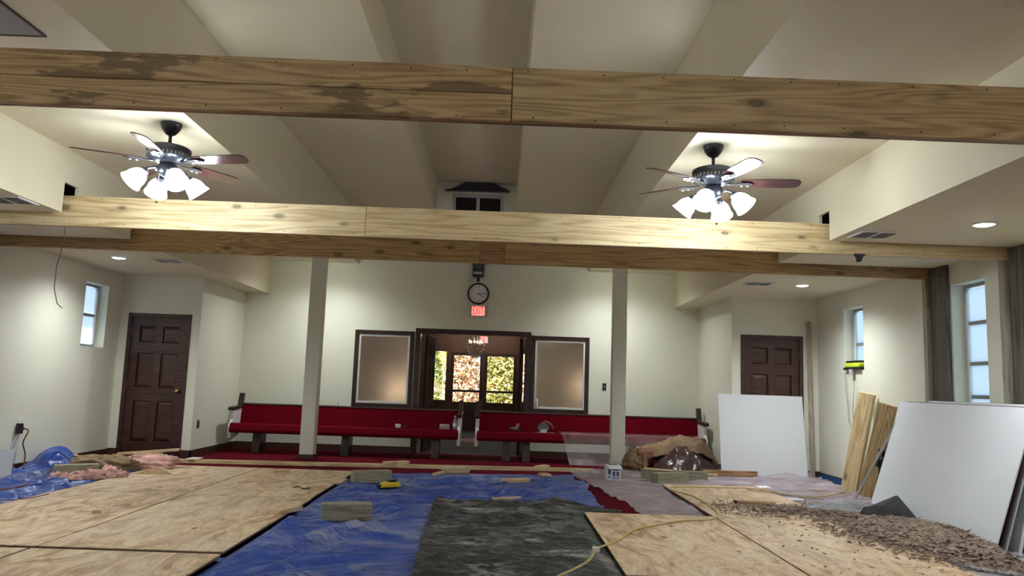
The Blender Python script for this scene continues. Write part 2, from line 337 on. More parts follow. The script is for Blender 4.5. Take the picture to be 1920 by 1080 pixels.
# panelled doors
def panel_door(i,d,knob_side,hinge_side,label):
    u0,u1,_,v1=d
    o=struct(frame('x',u0,u1,0,v1,.055,YD-.015,YD+.11,False).build('door_%d'%i,MAHOG,bevel=.004),label)
    a,b,t=u0+.055,u1-.055,v1-.055; y0,y1=YD+.02,YD+.06; W=b-a
    st=.115; cols=[(a+st,a+W/2-.05),(a+W/2+.05,b-st)]; rows=[(.22,.80),(1.0,1.50),(1.66,1.90)]
    hs=[(c0,c1,r0,r1) for c0,c1 in cols for r0,r1 in rows]
    holes('x',a,b,.012,t,y0,y1,hs).build('door_leaf',MAHOG,o)
    for c0,c1,r0,r1 in hs:
        p=MB(); e=.045; yb,yf=y1-.012,y0+.006
        p.add([(c0,yb,r0),(c1,yb,r0),(c1,yb,r1),(c0,yb,r1),(c0+.01,yb-.012,r0+.01),(c1-.01,yb-.012,r0+.01),(c1-.01,yb-.012,r1-.01),(c0+.01,yb-.012,r1-.01),(c0+e,yf,r0+e),(c1-e,yf,r0+e),(c1-e,yf,r1-e),(c0+e,yf,r1-e)],
              [(0,1,5,4),(1,2,6,5),(2,3,7,6),(3,0,4,7),(4,5,9,8),(5,6,10,9),(6,7,11,10),(7,4,8,11),(8,9,10,11)]); p.build('panel',MAHOG,o)
    kx=b-.065 if knob_side>0 else a+.065; K=Matrix.Translation((kx,y0,.96))@Matrix.Rotation(R(90),4,'X')
    k=MB().lathe([(.033,0),(.033,.006),(.012,.012),(.012,.035),(.024,.042),(.030,.055),(.026,.068),(.010,.074)],16,K).build('door_knob',BRASS,o,True)
    hx=a-.004 if hinge_side<0 else b+.004
    for z in (.25,1.05,1.82): MB().tube([(hx,y0-.008,z-.045),(hx,y0-.008,z+.045)],.008,8).build('hinge',CHROME,o)
    return o
panel_door(1,dL,1,-1,'dark mahogany six-panel door with a round brass knob')
panel_door(2,dR,-1,1,'dark mahogany six-panel door half hidden behind the white board')
# doorway in the far wall
struct(frame('x',mid[0]-.08,mid[1]+.075,0,mid[3]+.08,.085,YF-.045,YF+.2,False).build('trim_1',DKWOOD,bevel=.006),'dark wooden casing of the doorway to the foyer')
# ------------------------------------------------------------------ foyer beyond the doorway
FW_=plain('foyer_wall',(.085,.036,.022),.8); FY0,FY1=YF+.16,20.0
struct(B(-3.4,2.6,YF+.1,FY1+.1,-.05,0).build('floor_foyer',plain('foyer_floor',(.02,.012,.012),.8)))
struct(B(-3.5,-3.4,FY0,FY1,0,2.7).build('wall_foyer_left',FW_)); struct(B(2.5,2.6,FY0,FY1,0,2.7).build('wall_foyer_right',FW_))
struct(B(-3.5,2.6,FY0,FY1+.1,2.6,2.7).build('ceiling_foyer',FW_))
def fx(px): return at(px,700,Y=FY1).x
gl=[(fx(812),fx(838),.74,2.05),(fx(845),fx(905),.02,2.0),(fx(908),fx(968),.02,2.0),(fx(972),fx(990),.74,2.05)]
struct(holes('x',-3.5,2.6,0,2.7,FY1,FY1+.12,gl).build('wall_foyer_far',FW_))
for k,(a_,b_) in enumerate(((gl[1][0],gl[1][1]),(gl[2][0],gl[2][1]))):
    e=struct(frame('x',a_,b_,.02,2.0,.075,FY1+.02,FY1+.07).build('door_%d'%(3+k),DKWOOD),('glazed entrance door showing the pink flowering shrub','glazed entrance door showing the yellow-green shrub')[k])
    B(a_+.07,b_-.07,FY1+.02,FY1+.07,.09,.74).build('kick_panel',DKWOOD,e)
    B(a_+.07,b_-.07,FY1+.04,FY1+.046,.74,1.93).build('pane',CLEARG,e)
    MB().tube([(a_+.06,FY1-.05,1.02),(b_-.06,FY1-.05,1.02)],.03,10).build('push_bar',BLACK,e)
for k,(i0,lab) in enumerate(((0,'narrow clear sidelight beside the pink shrub door in the foyer'),(3,'narrow barred sidelight beside the yellow-green shrub door in the foyer'))):
    g=gl[i0]; e=struct(frame('x',*g,.03,FY1+.02,FY1+.08).build('window_%d'%(7+k),DKWOOD),lab)
    B(g[0]+.03,g[1]-.03,FY1+.04,FY1+.046,g[2]+.03,g[3]-.03).build('pane',CLEARG,e)
    if k: 
        for t in (.35,.65): xx=g[0]+(g[1]-g[0])*t; B(xx-.01,xx+.01,FY1+.03,FY1+.06,g[2],g[3]).build('glazing_bar',DKWOOD,e)
LEAFM=plain('leaf_wood',(.03,.011,.008),.75,var=.3,vs=5)
def leaf(i,x0,y0,x1,y1,label):
    d=Vector((x1-x0,y1-y0,0)); L=d.length; M=Matrix.Translation((x0,y0,0))@Matrix.Rotation(math.atan2(d.y,d.x),4,'Z')
    cols=[(.12,L/2-.05),(L/2+.05,L-.12)]; rows=[(.2,.8),(1.0,1.5),(1.65,1.9)]; hs=[(c0,c1,r0,r1) for c0,c1 in cols for r0,r1 in rows]
    o=struct(holes('x',0,L,.01,2.04,-.02,.02,hs).build('door_%d'%i,LEAFM,None,M=M),label)
    for c0,c1,r0,r1 in hs: B(c0,c1,-.01,.01,r0,r1).build('panel',LEAFM,o,M=M)
leaf(5,-1.31,13.62,-1.24,14.52,'open mahogany door leaf folded back beside the sidelight without a bottle')
leaf(6,.36,13.62,.415,14.52,'open mahogany door leaf folded back beside the sidelight with the bottle')
STRIP=emis('foyer_tube_light',(1,.95,.88),14)
for k,(a_,b_) in enumerate(((821,838),(856,901),(917,965))):
    p0,p1=at(a_,626,Y=19.2),at(b_,628,Y=19.2); e=thing('tube_light',(p0.x,19.2,p0.z),('short lit tube light on the foyer ceiling above the clear sidelight','lit tube light on the foyer ceiling left behind the chandelier','lit tube light on the foyer ceiling past the red foyer sign')[k],'light')
    B(p0.x,p1.x,19.15,19.25,2.53,2.6).build('housing',GREYP,e); MB().tube([(p0.x,19.2,2.505),(p1.x,19.2,2.505)],.03,10).build('tube',STRIP,e)
cc=at(892,648,Y=16.6); e=thing('chandelier',cc,'crystal chandelier hanging in the dark foyer','chandelier')
MB().tube([(cc.x,cc.y,cc.z+.1),(cc.x,cc.y,2.6)],.008).build('rod',BRASS,e)
m=MB(); cr=MB()
for k in range(8):
    a_=k*math.pi/4; p=[Vector((cc.x+math.cos(a_)*r,cc.y+math.sin(a_)*r,cc.z+z)) for r,z in ((.0,.16),(.1,.17),(.18,.05),(.2,-.02),(.12,-.12),(.0,-.2))]; m.tube(p,.005,6)
for k in range(260):
    z=random.uniform(-.26,.22); r=max(.02,.27*math.sqrt(max(0,1-abs(z+.02)/.25)))*random.uniform(.6,1); a_=random.uniform(0,6.283); q=random.uniform(.008,.015)
    c_=Vector((cc.x+math.cos(a_)*r,cc.y+math.sin(a_)*r,cc.z+z)); cr.add([c_+Vector(v)*q for v in ((1,0,0),(-1,0,0),(0,1,0),(0,-1,0),(0,0,1.7),(0,0,-1.7))],[(0,2,4),(2,1,4),(1,3,4),(3,0,4),(2,0,5),(1,2,5),(3,1,5),(0,3,5)])
m.build('arms',BRASS,e); o=cr.build('crystals',plain('crystal',(.95,.93,.9),.05,.6),e); o['kind']='stuff'
for k in range(6):
    a_=k*math.pi/3+.3; MB().lathe([(.004,0),(.014,.02),(.01,.05),(.002,.07)],8,Matrix.Translation((cc.x+.14*math.cos(a_),cc.y+.14*math.sin(a_),cc.z+.05))).build('candle_bulb',emis('bulb%d'%k,(1,.85,.6),2),e,True)
for x,y,z,l in ((-2.0,15.6,1.05,'lit shaded floor lamp in the foyer behind the bottleless sidelight'),(1.78,15.6,1.25,'lit shaded floor lamp in the foyer behind the sidelight with the bottle')):
    e=thing('floor_lamp',(x,y,0),l,'lamp'); T=Matrix.Translation((x,y,0))
    MB().lathe([(.14,0),(.14,.02),(.03,.035),(.012,.05)],20,T).build('base',BRASS,e,True); MB().lathe([(.012,.04),(.012,z-.12)],10,T).build('pole',BRASS,e,True)
    MB().lathe([(.20,z-.16),(.12,z+.16)],24,T,False).build('lamp_shade',emis('lamp_shade_lit',(1,.74,.52),2.2),e,True)
# outside
struct(B(-30,30,FY1+.12,60,-.2,-.1).build('ground_outside',plain('concrete',(.55,.5,.45),.9,var=.1)))
def shrub(c_,rx,rz,cols,n,label,name='shrub'):
    e=thing(name,(c_[0],c_[1],-.1),label,'shrub','shrubs outside the entrance')
    MB().tube([(c_[0],c_[1],-.1),(c_[0]+.05,c_[1],c_[2])],.07,8).build('trunk',plain('bark',(.12,.08,.05),.9),e)
    for q,col in enumerate(cols):
        m=MB()
        for _ in range(n//len(cols)):
            d=Vector((random.gauss(0,1),random.gauss(0,1),random.gauss(0,1))).normalized()*random.uniform(.55,1)
            p=Vector((c_[0]+d.x*rx,c_[1]+d.y*rx,c_[2]+d.z*rz)); s_=random.uniform(.04,.1)
            M=Matrix.Translation(p)@Matrix.Rotation(random.uniform(0,6.28),4,(random.random(),random.random(),random.random()+.01)); m.add([(-s_,0,0),(0,-s_*.5,.01),(s_,0,0),(0,s_*.5,.01)],[(0,1,2,3)],M)
        m.build('foliage',plain('%s_leaf%d'%(label[:9],q),col,.6),e)['kind']='stuff'
shrub((-1.12,23.3,1.25),.56,1.35,[(.60,.33,.28),(.72,.55,.36),(.60,.50,.28)],4200,'pink flowering shrub outside the entrance door')
shrub((-.03,23.4,1.25),.52,1.4,[(.42,.42,.12),(.66,.56,.22),(.20,.22,.07)],4200,'yellow-green shrub outside the entrance door')
shrub((-2.30,23.4,1.25),.58,1.35,[(.40,.52,.12),(.65,.66,.3),(.10,.16,.05)],4200,'leafy green shrub outside the clear foyer sidelight')
shrub((1.05,23.5,1.2),.5,1.3,[(.60,.42,.40),(.75,.62,.5)],2500,'pale pink shrub outside the barred foyer sidelight')
shrub((-2.2,26,1.3),1.5,1.7,[(.5,.5,.16),(.7,.6,.35)],4500,'broad olive shrub farther behind the leafy green shrub')
shrub((.9,26.4,1.3),1.6,1.7,[(.55,.5,.18),(.72,.62,.4)],4500,'broad tan shrub farther behind the yellow-green shrub')
def text(name,s,size,loc,mat,parent,ext=.002,rz=0,sx=1):
    cu=bpy.data.curves.new(name,'FONT'); cu.body=s; cu.size=size; cu.extrude=ext; cu.align_x='CENTER'; cu.align_y='CENTER'
    cu.materials.append(mat); o=bpy.data.objects.new(name,cu); COL.objects.link(o)
    o.matrix_basis=Matrix.Translation(loc)@Matrix.Rotation(rz,4,'Y')@Matrix.Rotation(R(90),4,'X')@Matrix.Diagonal((sx,1,1,1))
    dg=bpy.context.evaluated_depsgraph_get(); me=bpy.data.meshes.new_from_object(o.evaluated_get(dg)); M=o.matrix_basis.copy(); bpy.data.objects.remove(o)
    o=bpy.data.objects.new(name,me); COL.objects.link(o); o.matrix_basis=M; par(o,parent); return o
EXITE=emis('exit_red',(1,.0,.006),.55); EXITG=emis('exit_glow',(1,.24,.20),.5)
def exit_sign(x0,x1,y,z0,z1,label):
    cx,cz=(x0+x1)/2,(z0+z1)/2; e=thing('exit_sign',(cx,y,z0),label,'sign')
    B(x0,x1,y-.045,y,z0,z1).build('housing',GREYP,e,bevel=.006); B(x0+.03,x1-.045,y-.05,y-.043,z0+.012,z1-.012).build('face',EXITG,e)
    text('lettering','EXIT',(z1-z0)*1.1,(cx-.008,y-.053,cz),EXITE,e,sx=(x1-x0-.09)/((z1-z0)*2.35))
exit_sign(-.556,-.259,YF,2.383,2.569,'glowing red EXIT sign under the wall clock')
p=at(905,636,Y=19.95); exit_sign(p.x-.1,p.x+.14,FY1,p.z-.1,p.z+.1,'glowing red EXIT sign inside the foyer behind the chandelier')
# clock
ck=(-.424,YF,2.781); e=thing('wall_clock',ck,'round white wall clock with a black rim','clock')
RX=Matrix.Translation((ck[0],YF,ck[2]))@Matrix.Rotation(R(90),4,'X')
MB().lathe([(.19,0),(.19,.03),(.18,.045),(.165,.045),(.16,.03),(.16,.0)],40,RX,False).build('rim',BLACK,e,True)
MB().lathe([(.163,0),(.163,.022)],40,RX).build('face',plain('clock_face',(.85,.85,.84),.5),e)
for k in range(1,13): 
    a_=k*math.pi/6; text('numeral',str(k),.042,(ck[0]+.127*math.sin(a_),YF-.024,ck[2]+.127*math.cos(a_)),BLACK,e,.001)
for nm,a_,L,wd in (('hour_hand',R(124),.10,.010),('minute_hand',R(86),.14,.007)):
    B(-wd/2,wd/2,-.028,-.025,-.02,L).build(nm,BLACK,e,M=Matrix.Translation(ck)@Matrix.Rotation(a_,4,'Y'))
# speaker
e=thing('wall_speaker',(-.435,YF,3.05),'small black loudspeaker on a bracket above the wall clock','speaker')
MB().prism([(-.53,3.06),(-.34,3.06),(-.335,3.36),(-.535,3.36)],YF-.22,YF-.05,'y').build('cabinet',BLACK,e,bevel=.01)
MB().lathe([(.062,0),(.07,.008),(.05,.004),(.02,.01)],24,Matrix.Translation((-.435,YF-.221,3.26))@Matrix.Rotation(R(90),4,'X')).build('cone',plain('cone_grey',(.05,.06,.065),.5),e,True)
B(-.51,-.36,YF-.226,YF-.22,3.10,3.14).build('badge_bar',GREYP,e); B(-.46,-.41,YF-.06,YF,2.99,3.08).build('bracket',BLACK,e)
# wall plates
def plate(name,m,inner,label): 
    e=tag(m.build(name,inner[1],bevel=.002),label,'wall plate'); inner[0].build('toggle',inner[2],e)
plate('switch_plate',B(1.785,1.85,YF-.01,YF,1.18,1.30),(B(1.812,1.822,YF-.018,YF-.009,1.225,1.255),BLACK,WHITETRIM),'black switch plate on the far wall beside a column')
yy=at(371,795,X=XJL); plate('switch_plate',B(XJL,XJL+.008,yy.y-.04,yy.y+.04,yy.z-.06,yy.z+.06),(B(XJL+.008,XJL+.014,yy.y-.012,yy.y+.012,yy.z-.03,yy.z+.03),plain('bronze_plate',(.09,.08,.06),.4),BLACK),'dark wall plate on the recess wall beside the brass-knobbed door')
# ------------------------------------------------------------------ columns
for x,lab in ((CX-2.385,'square white column standing in front of the pew with the uncovered seat'),(CX+2.385,'square white column standing beside the plastic-draped pew')):
    e=thing('column',(x,12.1,0),lab,'column')
    B(x-.105,x+.105,12.0,12.21,.05,Z1).build('shaft',WALL,e,bevel=.004); B(x-.122,x+.122,11.983,12.227,0,.06).build('base_trim',BASEB,e)
# ------------------------------------------------------------------ timber beams
def lum(name,L,H,T,loc,mat,parent=None,rot=None,bevel=.004):
    M=Matrix.Translation(Vector(loc)); M=M@rot if rot is not None else M
    return MB().box(-L/2,L/2,-T/2,T/2,-H/2,H/2).build(name,mat,parent,bevel=bevel,M=M)
def beam(i,label,segs,mb,under):
    by,zb=BEAMS[i]; x0,x1=XL+.005,XR-.005
    e=thing('timber_beam',((x0+x1)/2,by,zb),label,'beam')
    for a_,b_,z0,z1,mt in segs:
        o=lum('board',b_-a_-.004,(z1-z0)*BHT-.002,.038,((a_+b_)/2,by+.019,zb+(z0+z1)/2*BHT),mt,e)
    for a_,b_ in ((x0,-2.0),(-2.0,2.1),(2.1,x1)): lum('back_board',b_-a_-.004,BHT-.006,.038,((a_+b_)/2,by+.061,zb+BHT/2+.002),under,e)
    h=MB(); n=mb
    x=x0+.15
    while x<x1:
        for z in (.025,BHT-.025):
            h.lathe([(.0045,0),(.0045,.0015)],6,Matrix.Translation((x+random.uniform(-.03,.03),by,zb+z+random.uniform(-.006,.006)))@Matrix.Rotation(R(90),4,'X'))
        x+=n*random.uniform(.8,1.2)
    h.build('screw_heads',HOLE,e)['kind']='stuff'
    return e
beam(0,'water-stained timber beam whose left half is two stacked boards',[(XL,.011,.5,1,PINE_S),(XL,.011,0,.5,PINE_S),(.011,XR,0,1,PINE)],.34,PINE_D)
beam(1,'pale timber beam with a loose wire hanging under it',[(XL,-1.3,0,1,PINE_L),(-1.3,XR,0,1,PINE_L)],.27,PINE_D)
beam(2,'brown timber beam with a dark stained splice, below the gable window',[(XL,-.27,0,1,BEAM3),(-.27,.006,0,1,PINE_D),(.006,XR,0,1,BEAM3)],.3,PINE_D)
for i,lab in ((1,'pale beam'),(2,'brown beam')):
    by,zb=BEAMS[i]
    for s,xe,nm in ((1,XR,'far window side wall'),(-1,XL,'wall with the red extension cord')):
        e=thing('timber_post',(xe,by,0),'weathered timber post under the %s end, %s'%(lab,'beside the tall window' if s>0 else 'on the outlet wall'),'post')
        ZR=Matrix.Rotation(R(90),4,'Y')
        lum('support_board',zb-.002,.075,.075,(xe-s*.045,by+.04,zb/2),SCRAPG,e,ZR)
        lum('weathered_plank',ZS-.002,.045,.30,(xe-s*.0255,by-.165,ZS/2),WEATHER,e,ZR)
# ------------------------------------------------------------------ ceiling fans
SHADE=emis('lit_glass_shade',(.86,.95,1.0),FAN_E)
def fan(x,y,angs,lbase,label,chain):
    z=Z1; e=thing('ceiling_fan',(x,y,z),label,'ceiling fan','ceiling fans'); T=Matrix.Translation((x,y,0))
    MB().lathe([(.085,z),(.085,z-.015),(.07,z-.05),(.04,z-.09),(.02,z-.1)],24,T).build('canopy',DARKM,e,True)
    MB().lathe([(.014,z-.09),(.014,z-.18)],12,T).build('downrod',DARKM,e,True); zb=z-.325
    MB().lathe([(.03,z-.165),(.06,z-.175),(.15,z-.20),(.172,z-.215),(.172,z-.285),(.165,z-.30),(.10,z-.335),(.06,z-.34)],32,T).build('motor_housing',DARKM,e,True)
    v=MB()
    for k in range(36): a_=k*math.pi/18; v.box(.167,.1745,-.007,.007,z-.288,z-.262,T@Matrix.Rotation(a_,4,'Z'))
    v.build('vent_ring',CHROME,e)['kind']='stuff'
    for a_ in angs:
        A=T@Matrix.Rotation(R(a_),4,'Z')@Matrix.Translation((0,0,zb))
        b=MB().prism([(.10,-.02),(.17,-.012),(.22,-.05),(.29,-.045),(.33,0),(.29,.045),(.22,.05),(.17,.012),(.10,.02)],-.004,.004,'z',A).build('blade_iron',DARKM,e)
        for q in (.23,.28): MB().lathe([(.016,-.012),(.010,-.018),(.003,-.02)],10,A@Matrix.Translation((q,0,0))).build('rosette',CHROME,b,True)
        P=A@Matrix.Translation((0,0,.012))@Matrix.Rotation(R(-13),4,'X')
        MB().prism([(.22,-.045),(.26,-.056),(.45,-.066),(.62,-.069),(.675,-.06),(.70,-.03),(.70,.03),(.675,.06),(.62,.069),(.45,.066),(.26,.056),(.22,.045)],-.004,.004,'z',P).build('blade',BLADE,e)
    MB().lathe([(.055,z-.335),(.075,z-.36),(.08,z-.40),(.06,z-.43),(.02,z-.45),(.008,z-.47)],24,T).build('light_kit_hub',DARKM,e,True)
    for k in range(4):
        A=T@Matrix.Rotation(R(lbase+90*k),4,'Z'); pts=[A@Vector(q) for q in ((.05,0,z-.40),(.10,0,z-.385),(.145,0,z-.40),(.165,0,z-.43))]
        arm=MB().tube(pts,.010,8).build('lamp_arm',DARKM,e,True)
        S=A@Matrix.Translation((.165,0,z-.425))@Matrix.Rotation(R(-42),4,'Y')@Matrix.Rotation(R(180),4,'X')
        MB().lathe([(.02,-.012),(.034,0),(.034,.022),(.026,.03)],16,S).build('socket_cup',DARKM,arm,True)
        MB().lathe([(.028,.015),(.045,.03),(.066,.06),(.075,.09),(.078,.12),(.092,.155),(.088,.155),(.073,.12),(.068,.09),(.058,.06),(.036,.03)],24,S,False).build('glass_shade',SHADE,e,True)
        MB().lathe([(.012,.03),(.03,.06),(.034,.09),(.02,.118),(.004,.125)],12,S).build('bulb',SHADE,e,True)
    px,pz=x+chain,z-.44; MB().tube([(px,y-.03,z-.42),(px,y-.03,pz-.20)],.0025,6).build('pull_chain',CHROME,e)
    MB().lathe([(.003,.03),(.012,.012),(.013,0),(.004,-.014)],10,Matrix.Translation((px,y-.03,pz-.22))).build('chain_knob',BRASS,e,True)
fan(CX-2.23,6.12,[-12,60,132,204,276],40,'lit bronze ceiling fan with wooden blades above the door with the brass knob',-.05)
fan(CX+2.23,6.16,[-78,-6,66,138,210],-31,'lit bronze ceiling fan with wooden blades above the half hidden door',.02)
for sg in (-1,1): fan(CX+sg*2.23,.6,[20,92,164,236,308],40,'lit bronze ceiling fan with wooden blades %s, before the water-stained beam'%('over the hatch side','over the drywall stack side')[sg>0],.02)
# ------------------------------------------------------------------ recessed lights, vents, hatch
CANE=emis('recessed_diffuser',(.93,.96,1),14)
def can(x,y,z,label,w=CAN_W,grp='recessed ceiling lights'):
    e=thing('recessed_light',(x,y,z),label,'ceiling light',grp); T=Matrix.Translation((x,y,z))
    MB().lathe([(.098,0),(.098,-.006),(.075,-.008),(.072,0)],28,T,False).build('trim_ring',WHITETRIM,e,True)
    MB().lathe([(.074,-.004),(.06,-.012),(.03,-.016),(.002,-.017)],28,T,False).build('diffuser',CANE,e,True)
    l=bpy.data.lights.new('downlight','SPOT'); l.energy=w; l.spot_size=R(150); l.spot_blend=1; l.shadow_soft_size=.06; l.color=(.93,.99,1)
    o=bpy.data.objects.new('downlight_beam',l); COL.objects.link(o); o.matrix_basis=Matrix.Translation((x,y,z-.03)); par(o,e)
can(3.90,6.09,ZS,'round recessed light in the soffit before the brown beam, near the tall window')
can(3.94,9.98,ZS,'round recessed light in the soffit above the half hidden door',62)
can(-4.885,9.72,ZS,'round recessed light in the soffit above the door with the brass knob',50)
can(-4.9,5.9,ZS,'round recessed light in the soffit above the wall outlet side, before the brown beam')
for x,n1 in ((-4.9,'hatch'),(3.9,'drywall')):
    for y,n2 in ((2.1,'beside'),(-1.6,'away from')): can(x,y,ZS,'round recessed light in the %s side soffit %s the water-stained beam'%(n1,n2))
for x,n1 in ((CX-2.42,'bare pew'),(CX+2.42,'draped pew')): can(x,12.4,Z1,'round recessed light in the upper ceiling above the %s'%n1,62)
def vent(x,y,label,s=1):
    e=thing('ceiling_vent',(x,y,ZS),label,'vent','soffit air vents'); z=ZS
    frame_=MB()
    for a_,b_,c_,d_ in ((-.17,.17,-.15,-.12),(-.17,.17,.12,.15),(-.17,-.145,-.12,.12),(.145,.17,-.12,.12),(-.012,.012,-.12,.12)): frame_.box(x+a_,x+b_,y+c_,y+d_,z-.012,z)
    frame_.build('frame',WHITETRIM,e); B(x-.145,x+.145,y-.12,y+.12,z-.002,z-.0005).build('backing',DARKATTIC,e)
    for k in range(9):
        for q in (-.0785,.0785): 
            MB().box(-.0655,.0655,-.011,.011,-.0008,.0008).build('louver',GREYP,e,M=Matrix.Translation((x+q,y-.108+k*.027,z-.008))@Matrix.Rotation(R(40),4,'X'))
vent(3.26,6.63,'white air vent in the soffit beside the notch of the pale beam'); vent(3.35,9.93,'white air vent in the soffit above the half hidden door')
vent(-4.26,6.52,'white air vent in the soffit beside the hanging wire'); vent(-4.30,9.80,'white air vent in the soffit near the brass-knobbed door')
hm=MB(); hx0,hx1,hy0,hy1=-3.70,-2.845,3.62,4.525
for a_,b_,c_,d_ in ((hx0,hx1,hy1-.012,hy1),(hx0,hx1,hy0,hy0+.012),(hx0,hx0+.012,hy0,hy1),(hx1-.012,hx1,hy0,hy1)): hm.box(a_,b_,c_,d_,Z1-.012,Z1-.001)
e=tag(hm.build('attic_hatch',DKWOOD),'grey attic hatch panel in the ceiling over the water-stained beam','hatch')
B(hx0+.014,hx1-.014,hy0+.014,hy1-.014,Z1-.009,Z1-.001).build('hatch_panel',plain('hatch_grey',(.30,.28,.28),.7),e)
# ------------------------------------------------------------------ pews
def pew(x0,x1,label,legs):
    e=thing('pew',((x0+x1)/2,12.75,0),label,'pew')
    seat=[(12.47,.40),(12.455,.365),(12.47,.325),(12.50,.315),(12.96,.30),(12.96,.40),(12.60,.465),(12.53,.47),(12.49,.45)]
    MB().prism(seat,x0+.03,x1-.03,'x').build('seat_cushion',REDF,e,bevel=.012)
    MB().prism([(12.90,.36),(12.965,.36),(13.045,.755),(12.985,.755)],x0+.03,x1-.03,'x').build('backrest',REDF,e,bevel=.01)
    MB().prism([(12.975,.752),(13.06,.752),(13.062,.772),(12.98,.772)],x0+.03,x1-.03,'x').build('top_rail',DKWOOD,e)
    for xx in (x0,x1-.05):
        p=[(12.52,.22),(12.62,.20),(12.80,.24),(13.02,.30),(13.08,.62),(13.02,.70),(12.62,.66),(12.56,.66),(12.575,.52),(12.50,.42),(12.50,.30)]
        o=MB().prism(p,xx,xx+.05,'x').build('end_panel',WHITEP,e,bevel=.005)
        MB().prism([(12.50,.662),(12.99,.70),(12.98,.745),(12.80,.725),(12.54,.722),(12.485,.70)],xx-.02,xx+.07,'x').build('arm_rest',DKWOOD,e,bevel=.012)
        MB().prism([(12.90,.70),(13.02,.70),(13.06,.93),(12.985,.935)],xx-.012,xx+.062,'x').build('end_post',DKWOOD,e,bevel=.008)
    for lx in legs: MB().prism([(12.62,0),(12.98,0),(12.98,.32),(12.66,.32)],lx-.06,lx+.06,'x').build('pedestal',DKWOOD,e)
pew(-4.30,-.60,'long red upholstered pew with bare seat below the bottleless sidelight',(-3.88,-2.45,-1.0))
pew(-.36,3.38,'long red upholstered pew partly draped in clear plastic',(.15,.47,2.2,3.1))
# between the pews: little pink stool rail, things on the seats
Zs=.468
tag(MB().tube([(-.60,12.62,.30),(-.36,12.62,.30)],.035,10).build('rail_bar',plain('pale_pink',(.45,.22,.20),.5)),'short pale pink bar bridging the gap between the two pews','bar')
o=B(-1.66,-1.58,12.66,12.74,Zs,Zs+.055).build('small_box',CARD,bevel=.004); tag(o,'small pale box on the bare pew seat','box'); B(-1.55,-1.51,12.68,12.72,Zs,Zs+.03).build('lid_piece',BLACK,o)
o=tag(B(-.945,-.785,12.66,12.78,Zs,Zs+.075).build('carton',plain('pinkish_card',(.50,.36,.34),.6),bevel=.004),'pale pinkish carton on the bare pew seat near the doorway','carton'); B(-.94,-.79,12.655,12.66,Zs+.055,Zs+.07).build('carton_label',CARD,o)
def bottle(x,y,z,s,label,mat,capm):
    e=thing('bottle',(x,y,z),label,'bottle'); T=Matrix.Translation((x,y,z))
    MB().lathe([(.028*s,0),(.032*s,.01*s),(.032*s,.13*s),(.024*s,.16*s),(.012*s,.185*s),(.012*s,.2*s)],16,T).build('body',mat,e,True); MB().lathe([(.014*s,.198*s),(.014*s,.22*s)],12,T).build('cap',capm,e)
    MB().lathe([(.033*s,.05*s),(.033*s,.10*s)],16,T,False).build('paper_band',CARD,e,True)
bottle(-.70,12.70,Zs,1.0,'small clear water bottle at the doorway end of the bare pew',sheet_mat('bottle_plastic',(.6,.7,.75),.35),WHITETRIM)
bottle(.655,YF-.005,.86,.75,'small white spray bottle on the sidelight ledge',WHITETRIM,plain('cap_blue',(.05,.12,.4),.4))
bottle(-2.69,13.02,.772,.5,'tiny white bottle on the top rail of the bare pew',WHITETRIM,WHITETRIM)
# drill
e=thing('cordless_drill',(.27,12.68,Zs),'brown cordless drill lying on the draped pew seat','drill')
MB().tube([(.16,12.68,.50),(.20,12.68,.505)],.016,10).build('chuck',BLACK,e); MB().tube([(.20,12.68,.505),(.24,12.68,.51),(.31,12.68,.51)],[.028,.034,.03],12).build('motor_body',plain('drill_brown',(.14,.085,.05),.5),e,True)
MB().prism([(.27,.50),(.31,.50),(.345,.545),(.35,.60),(.30,.60),(.29,.55)],12.66,12.70,'y').build('grip',plain('drill_tan',(.30,.20,.13),.5),e,bevel=.006); B(.30,.37,12.64,12.72,Zs,Zs+.045).build('battery',BLACK,e,bevel=.006)
# circular saw
e=thing('circular_saw',(.77,12.68,Zs),'grey and black circular saw resting on the draped pew seat','saw')
B(.60,.92,12.60,12.74,Zs,Zs+.008).build('base_plate',CHROME,e)
MB().lathe([(.07,0),(.07,.004),(.01,.005)],28,Matrix.Translation((.74,12.64,.53))@Matrix.Rotation(R(90),4,'X')).build('blade',CHROME,e)
MB().prism([(.645,.52)]+[(.74+.1*math.cos(a),.53+.1*math.sin(a)) for a in [R(170-k*20) for k in range(9)]]+[(.83,.53)],12.63,12.67,'y').build('blade_guard',plain('saw_grey',(.16,.16,.17),.4,.5),e)
MB().tube([(.74,12.67,.55),(.74,12.78,.55)],.05,14).build('motor',BLACK,e,True)
MB().tube([(.70,12.70,.60),(.77,12.70,.645),(.85,12.70,.61),(.91,12.70,.53)],.019,10).build('handle',plain('saw_red',(.25,.04,.03),.5),e,True)
# clear plastic over the second pew, spilling to the floor
m=MB()
def drape(u,v):
    x=1.0+u*(2.35)-.0; 
    k=noise.noise(Vector((u*16,v*1.2,3)))*.09+noise.noise(Vector((u*45,v*2,8)))*.03
    if v<.28: t=v/.28; y=12.90-t*.43; z=.475+.012*abs(noise.noise(Vector((u*20,t*4,1))))
    else:
        t=(v-.28)/.72; z=.47*(1-t)**1.05+.012; y=12.45-.30*t**1.4-(.35*max(0,t-.8)*u)+k*(.4+t)
        x+= .14*t*(1-u)+k*.6
    return (x,y,z+.004)
m.grid(drape,70,40); tag(m.build('plastic_drape',CLEARD,None,True),'clear plastic sheet draped from the pew seat down to the carpet','plastic sheet')
